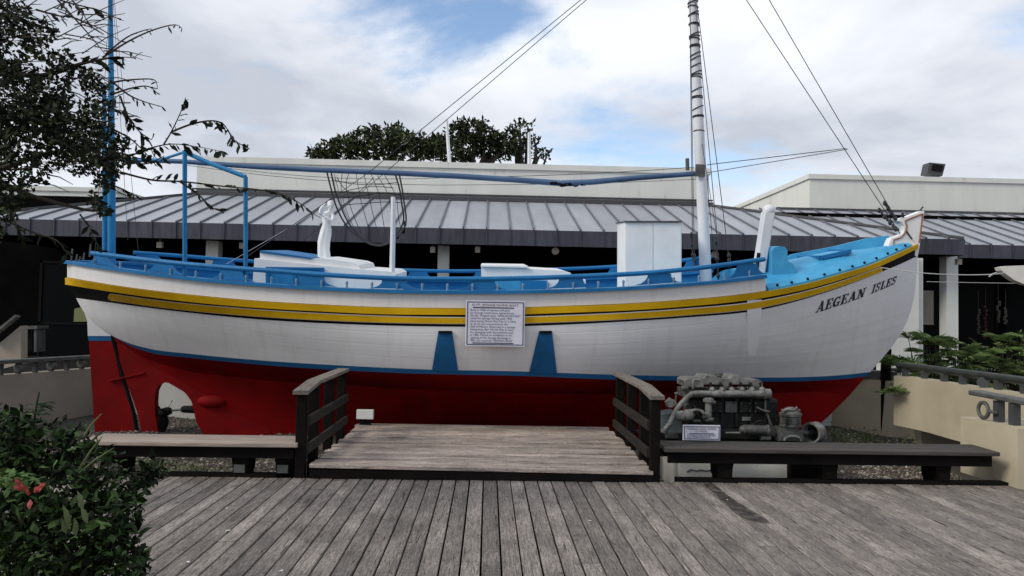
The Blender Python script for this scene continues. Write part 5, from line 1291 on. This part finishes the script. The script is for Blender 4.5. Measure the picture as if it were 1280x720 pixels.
far_tree([(550, 182, 15), (572, 168, 16), (590, 165, 17), (605, 172, 18), (585, 184, 20), (612, 186, 18), (560, 192, 15), (630, 188, 15), (540, 184, 12), (600, 155, 9), (575, 156, 9), (622, 176, 12), (636, 172, 10), (642, 186, 12)], 31, 'dense dark tree crown behind the parapet between the two white poles', 440, 585)
far_tree([(642, 160, 8), (650, 155, 7), (660, 158, 8), (655, 172, 9), (668, 175, 8), (645, 182, 13), (660, 190, 12), (676, 192, 9), (684, 193, 6)], 32, 'thin open tree crown behind the parapet at the right white pole', 260, 655)

# --- near tree upper left
TD = 5.6
tr = thing('overhanging_tree', 'dark leafy tree with twigs overhanging the stern from the upper left', 'tree', (-5.4, TD + .3, 0))
def TP(px, py, d=0): return P(px, py, TD + d)
b = MB(); b.tube([(-5.4, TD + .3, -.3), (-5.3, TD + .25, 1.2), (-5.1, TD + .2, 2.4), (-4.8, TD + .1, 3.4), (-4.5, TD, 4.4)], [.2, .17, .15, .12, .08], 10); b.build('trunk', MT['bark'], tr)
limbs = [[(-110, 300, .1), (-40, 230, 0), (20, 205, -.1), (70, 190, 0), (125, 195, .1)], [(-110, 200, 0), (-30, 150, .1), (40, 150, 0), (95, 150, 0), (130, 165, .1)], [(-90, 120, 0), (-20, 90, .1), (50, 95, 0), (100, 80, 0), (138, 72, 0)], [(-60, 40, 0), (0, 20, .1), (40, 30, 0), (75, 40, 0)], [(-100, 250, .1), (0, 170, .1), (60, 165, .1), (110, 190, -.1), (140, 215, -.1)], [(-80, 280, 0), (0, 235, 0), (40, 245, 0), (105, 262, 0), (130, 262, 0)]]
b = MB()
for l in limbs:
    q = smooth([TP(*c) for c in l], 4); n = len(q); b.tube(q, [.026 * (1 - i / n) + .005 for i in range(n)], 6)
b.build('limbs', MT['bark'], tr)
b = MB()
blobs = [(-40, 30, 60), (5, 20, 36), (15, 70, 42), (-40, 110, 60), (20, 120, 48), (60, 110, 34), (30, 165, 44), (-30, 200, 55), (80, 140, 30), (100, 165, 32), (120, 190, 30), (95, 195, 28), (125, 120, 22), (110, 95, 16), (130, 210, 22), (60, 185, 30), (40, 215, 22), (5, 240, 26), (-30, 280, 40), (120, 150, 24), (140, 180, 18), (85, 170, 30), (50, 40, 22), (75, 75, 20), (150, 200, 12), (132, 225, 14), (12, 262, 14), (118, 250, 10), (128, 262, 9), (10, 150, 40), (50, 140, 34)]
for (px, py, r) in blobs:
    n = int(.46 * r * r) + 50
    for k in range(n):
        v = rv(); v = v * (v.length ** -.3)
        p = TP(px + v.x * r, py + v.z * r * .9, v.y * .45 + rng.uniform(-.1, .1))
        dens = math.sin(px * .31 + v.x * 5.1) * math.sin(py * .23 + v.z * 4.3 + v.y * 2)
        if dens < -.30: continue
        L_ = rng.uniform(.024, .058); qleaf(b, p, rv() + Vector((.3, 0, -.3)), rv(), L_, L_ * rng.uniform(.45, .7), 0 if rng.random() < .8 else 1)
stuff(b.build('crown', [MT['leaf_tree'], MT['leaf_far']], tr))
# twigs inside the crown
b = MB()
for k in range(150):
    px, py = rng.uniform(-40, 130), rng.uniform(0, 235); a = rng.uniform(-.6, .6); L_ = rng.uniform(20, 60); d = rng.uniform(-.4, .4)
    b.tube([TP(px, py, d), TP(px + L_ * .5, py + L_ * .5 * a - 3, d), TP(px + L_, py + L_ * a, d + .05)], [.005, .004, .002], 4)
stuff(b.build('twigs', MT['bark'], tr))
sprigs = [([(128, 72), (160, 52), (190, 38), (218, 31), (228, 36)], 9, 9, .3), ([(132, 68), (158, 47), (180, 38), (190, 36)], 6, 4, .3), ([(60, 88), (100, 80), (140, 72), (168, 72)], 18, 14, .6),
          ([(135, 104), (160, 100), (190, 99), (196, 105)], 9, 8, .3), ([(140, 118), (165, 110), (185, 108), (196, 116)], 9, 7, .3), ([(138, 100), (160, 118), (180, 127), (204, 134)], 10, 8, .4),
          ([(130, 205), (160, 196), (185, 186), (215, 180), (250, 184), (280, 190)], 15, 34, 1), ([(205, 180), (214, 165), (226, 140), (232, 122)], 12, 12, .8), ([(214, 165), (240, 155), (265, 151), (280, 156), (290, 172), (300, 180), (312, 186)], 14, 26, .8),
          ([(150, 120), (160, 145), (175, 165), (190, 175)], 15, 16, .8), ([(120, 125), (150, 140), (165, 150)], 13, 10, .8), ([(150, 215), (190, 225), (228, 227), (280, 233), (330, 238), (365, 248), (396, 270)], 13, 34, .6),
          ([(225, 227), (250, 245), (262, 258), (278, 265)], 12, 8, .8), ([(75, 0), (88, 4), (120, 12), (145, 22)], 14, 8, .6), ([(45, 12), (75, 20), (85, 18)], 12, 8, .4), ([(90, 0), (100, 12), (112, 30)], 13, 6, .7),
          ([(0, 272), (40, 290), (70, 300), (85, 318)], 14, 10, .6), ([(100, 268), (112, 285), (118, 300), (128, 312)], 12, 14, .8), ([(10, 255), (22, 285), (28, 300)], 13, 12, .7), ([(120, 225), (150, 235), (170, 245)], 9, 14, .6), ([(72, 0), (105, 36), (132, 68)], 0, 0, 0),
          ([(138, 160), (165, 175), (190, 200)], 12, 14, .8), ([(150, 195), (180, 205), (205, 195)], 14, 12, .9)]
LM = []
for wv in (.30, .36, .42):
    bl_ = MB(); leaf(bl_, Vector((0, 0, 0)), Vector((0, 1, 0)), Vector((0, 0, 1)), 1, wv); o = bl_.build('leaf', MT['leaf_tree']); LM.append(o.data); bpy.data.objects.remove(o)
nleaf_ = 0
b = MB()
for pts, Ls, n, spread in sprigs:
    d0 = rng.uniform(-.25, .15); q = smooth([TP(x, y, d0 + .12 * i * rng.uniform(-.5, .5)) for i, (x, y) in enumerate(pts)], 5); m_ = len(q)
    b.tube(q, [.006 * (1 - i / m_) + .0022 for i in range(m_)], 4)
    for k in range(n):
        f_ = (k + .6) / n; f_ = .12 + .88 * f_; i = min(int(f_ * (m_ - 1)), m_ - 2); p = q[i].lerp(q[i + 1], f_ * (m_ - 1) - i); tn = (q[i + 1] - q[i]).normalized()
        d = (tn * .6 + rv() * .8 + Vector((0, 0, -.35))); L_ = Ls / F * TD * rng.uniform(.6, 1.25)
        o = bpy.data.objects.new('leaf', rng.choice(LM)); COL.objects.link(o); o.parent = tr
        o.location = p - tr.location; qt = d.to_track_quat('Y', 'Z'); o.rotation_euler = (qt.to_matrix() @ Matrix.Rotation(rng.uniform(0, 6.28), 3, 'Y')).to_euler(); o.scale = (L_ * (1 if spread > .5 else .75), L_, L_)
stuff(b.build('twigs', MT['bark'], tr))

# --- bush lower left
bs = thing('bush', 'dark green leafy bush with a red flower at the lower left of the deck', 'bush', P(40, 700, 4.1) + Vector((0, 0, -1)))
bs.location.z = 0
BD = 4.0
b = MB()
bl2 = [(-30, 560, 60, 0), (20, 545, 34, 0), (60, 560, 38, .1), (0, 620, 60, 0), (70, 620, 55, 0), (120, 590, 34, .1), (40, 680, 70, -.1), (110, 660, 55, 0), (150, 640, 30, .1), (140, 690, 40, 0), (165, 605, 20, .25), (190, 590, 14, .3), (175, 700, 12, .1), (95, 555, 22, .1), (130, 730, 60, 0), (30, 750, 80, 0), (-40, 680, 80, 0)]
for px, py, r, dd in bl2:
    for k in range(int(r * r * .22) + 40):
        v = rv(); v = v * (v.length ** -.35)
        p = P(px + v.x * r, py + v.z * r, BD + dd + v.y * r / F * BD * 1.3)
        if p.z < .01: continue
        L_ = rng.choice((.022, .03, .04, .05, .06, .085)); leaf(b, p, rv() + Vector((.2, -.2, .15)), Vector((0, 0, 1)) + rv() * .8, L_, L_ * rng.uniform(.35, .6), rng.choice((0, 0, 0, 2, 2, 1)))
# paler leaves on top at the left edge
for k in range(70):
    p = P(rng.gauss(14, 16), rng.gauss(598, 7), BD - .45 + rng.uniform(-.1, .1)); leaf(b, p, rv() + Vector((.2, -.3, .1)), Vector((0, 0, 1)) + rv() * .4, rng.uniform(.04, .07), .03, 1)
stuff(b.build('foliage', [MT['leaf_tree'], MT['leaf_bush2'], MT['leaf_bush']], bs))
b = MB()
for px, py in ((20, 560), (60, 560), (110, 600), (150, 630), (90, 650), (30, 640), (170, 690), (0, 600)):
    p1 = P(px, py, BD); b.tube(smooth([Vector((p1.x * .6 + bs.location.x * .4, bs.location.y, 0.0)), p1.lerp(bs.location, .4) + Vector((0, 0, .1)), p1], 4), [.012] * 5 + [.008] * 3 + [.004], 5)
b.build('stems', MT['bark'], bs)
b = MB(); q = [P(40, 545, BD), P(43, 525, BD), P(46, 505, BD), P(49, 490, BD)]; b.tube(q, [.006, .005, .005, .004], 5)
for k in range(16):
    i = rng.randint(1, 2); p = q[i].lerp(q[i + 1], rng.random()) if i < 2 else q[2]; leaf(b, p, Vector((rng.choice((-1, 1)) * rng.uniform(.5, 1), rng.uniform(-.6, .6), rng.uniform(-.25, .2))), Vector((0, 0, 1)), rng.uniform(.06, .11), .024, 0)
b.build('tall_sprig', MT['leaf_bush'], bs)
b = MB()
for (x0, y0, x1, y1) in ((105, 545, 127, 517), (95, 595, 142, 560), (98, 588, 128, 545), (120, 670, 165, 630)):
    p0, p1 = P(x0, y0, BD - .1), P(x1, y1, BD - .1); b.tube([p0, p0.lerp(p1, .5) + Vector((0, 0, .01)), p1], [.006, .005, .002], 4)
for (px, py, L_) in ((88, 660, 26), (95, 672, 22), (83, 668, 18), (104, 640, 24), (110, 655, 20)):
    leaf(b, P(px, py, BD - .5), Vector((rng.uniform(-.3, .3), -.2, 1)), Vector((1, -.6, 0)), L_ / F * BD, .03, 0)
stuff(b.build('dry_blades', MT['grass'], bs))
b = MB()
for (px, py, dx, dz) in ((27, 608, -.5, .8), (33, 614, -.3, .6), (36, 620, 0, .5), (42, 616, .5, .6), (48, 610, .7, .5), (38, 624, .1, -.5), (30, 612, -.6, .3), (45, 614, .5, .3)):
    leaf(b, P(px, py, BD - .6), Vector((dx, -.3, dz)), Vector((0, -1, .2)), .045, .024)
b.build('flower', MT['flower'], bs)

# --- palms at the right
def frond(b, p, az, tilt, L_):
    d0 = Vector((math.cos(az) * math.cos(tilt), math.sin(az) * math.cos(tilt), math.sin(tilt)))
    sd = d0.cross(Vector((0, 0, 1))).normalized()
    n = rng.randint(9, 14)
    for k in range(n):
        a = (k / (n - 1) - .5) * 2.5; d = d0 * math.cos(a) + sd * math.sin(a); up = sd.cross(d0)
        LL = L_ * (1 - .25 * abs(a)) * rng.uniform(.85, 1.1); w = rng.uniform(.018, .030)
        s_ = d.cross(up).normalized(); m1 = p + d * LL * .5; tip = p + d * LL - Vector((0, 0, LL * rng.uniform(.1, .4)))
        b.add([p - s_ * w * .15, p + s_ * w * .15, m1 + s_ * w * .5, tip, m1 - s_ * w * .5], [(0, 1, 2, 3, 4)])
def palm(px, D, zb, ztop, nf, spread, label, L_=.40):
    base_ = P(px, 470, D); base_.z = zb
    t = thing('palm_plant', label, 'plant', base_, 'palm plants behind the ramp wall')
    for k in range(nf):
        f_ = rng.uniform(.15, 1); ang = rng.uniform(0, 6.28); rad = spread * rng.uniform(.1, 1)
        p = Vector((base_.x + rad * math.cos(ang), base_.y + rad * .6 * math.sin(ang), zb + (ztop - zb) * f_))
        b = MB(); b.tube([Vector((base_.x + rad * .2 * math.cos(ang), base_.y, zb)), Vector((base_.x + rad * .7 * math.cos(ang), p.y, zb + (p.z - zb) * .6)), p], [.011, .008, .005], 5)
        b.build('stem', MT['bark'], t)
        b = MB(); frond(b, p, ang + rng.uniform(-.9, .9), rng.uniform(-.1, .8), L_ * rng.uniform(.75, 1.15)); b.build('frond', MT['leaf_palm'], t)
zr_ = .35
palm(1162, 12.4, zr_, P(1160, 428, 12.4).z + .12, 40, .45, 'palm plant before the right column, tall with wide fans')
palm(1204, 12.3, zr_, P(1200, 430, 12.3).z + .1, 38, .42, 'palm plant just right of the column, behind the handrail')
palm(1243, 12.4, zr_, P(1240, 440, 12.4).z + .08, 34, .40, 'palm plant between the column and the right edge, lower and dense')
palm(1275, 12.2, zr_, P(1270, 425, 12.2).z + .1, 36, .42, 'palm plant at the right edge of the view under the canopy')
palm(1128, 12.0, zr_, P(1128, 445, 12.0).z, 14, .30, 'palm plant closest to the bow, sparse with drooping leaves')
palm(1110, 11.15, .62, P(1108, 488, 11.15).z, 7, .10, 'small palm tuft hanging at the near end of the curved ramp wall', .26)
# --- small weeds on the gravel
def tuft(px, D, n, h, wd, label, m=None):
    p0 = P(px, 545, D); p0.z = bedz(p0.x, p0.y)
    b = MB()
    for k in range(n):
        q = p0 + Vector((rng.gauss(0, wd), rng.gauss(0, .12), 0)); d = Vector((rng.gauss(0, .35), rng.gauss(0, .35), 1)); hh = h * rng.uniform(.4, 1.1)
        qleaf(b, q, d, rv(), hh, .012)
        for j in range(4): qleaf(b, q + d.normalized() * hh * rng.uniform(.3, 1), rv() + Vector((0, 0, .4)), rv(), rng.uniform(.03, .06), .02)
    for v in range(len(b.v)): b.v[v] = (b.v[v][0], b.v[v][1], b.v[v][2])
    o = b.build('weed', m or MT['grass'], None); tag(o, label, 'weed', 'weeds on the gravel'); return o
tuft(1047, 11.6, 40, .24, .14, 'weed tuft on the gravel just right of the flywheel')
tuft(1064, 11.7, 26, .17, .12, 'low weed patch between two taller tufts right of the engine')
tuft(1084, 11.8, 26, .24, .07, 'upright weed tuft on gravel below the bow tip')
tuft(1140, 11.0, 12, .26, .05, 'thin weed at the foot of the curved ramp wall')
# grass creeping over the gravel at the left
b = MB()
for k in range(1500):
    x = rng.gauss(P(195, 570, 9).x, .38); y = rng.uniform(7.95, 9.6); q = Vector((x, y, bedz(x, y))); qleaf(b, q, Vector((rng.gauss(0, .6), rng.gauss(0, .6), .7)), rv(), rng.uniform(.03, .09), .014)
stuff(b.build('ground_cover', MT['grass']))
# fallen leaves and scraps on the deck
FLB = {740: 'pale fallen leaf lying on the deck below the right half of the platform', 348: 'pale scrap at the bottom edge of the deck right of the bush', 289: 'longer pale scrap on the deck between bush and bench leg, nearest the bush', 237: 'pale fallen leaf on the deck beside the bottom of the bush', 283: 'small pale scrap on the deck just in front of the pale bench', 315: 'tiny scrap on the left deck boards, right of the two longer scraps', 910: 'small pale leaf lying on the damp stain of the deck', 1021: 'tiny pale leaf on the deck under the front of the dark bench', 575: 'white fallen leaf lying on the raised platform boards', 1113: 'tiny scrap on the right deck boards below the dark bench, left one', 1160: 'tiny scrap on the right deck boards below the dark bench, right one'}
for px, py, L_ in ((740, 651, .045), (348, 714, .05), (289, 662, .05), (237, 703, .05), (283, 634, .04), (315, 654, .03), (910, 625, .035), (1021, 617, .03), (575, 550, .04), (1113, 643, .03), (1160, 660, .03)):
    p = G(px, py, .137 if py < 590 else .006); b = MB(); leaf(b, p, Vector((rng.uniform(-1, 1), rng.uniform(-1, 1), 0)), Vector((0, 0, 1)), L_, L_ * .45)
    tag(b.build('fallen_leaf', MT['canvas']), FLB[px], 'leaf', 'fallen leaves on the boards')
print('objects', len(bpy.data.objects), 'tris ~', sum(len(o.data.polygons) for o in bpy.data.objects if o.type == 'MESH'))
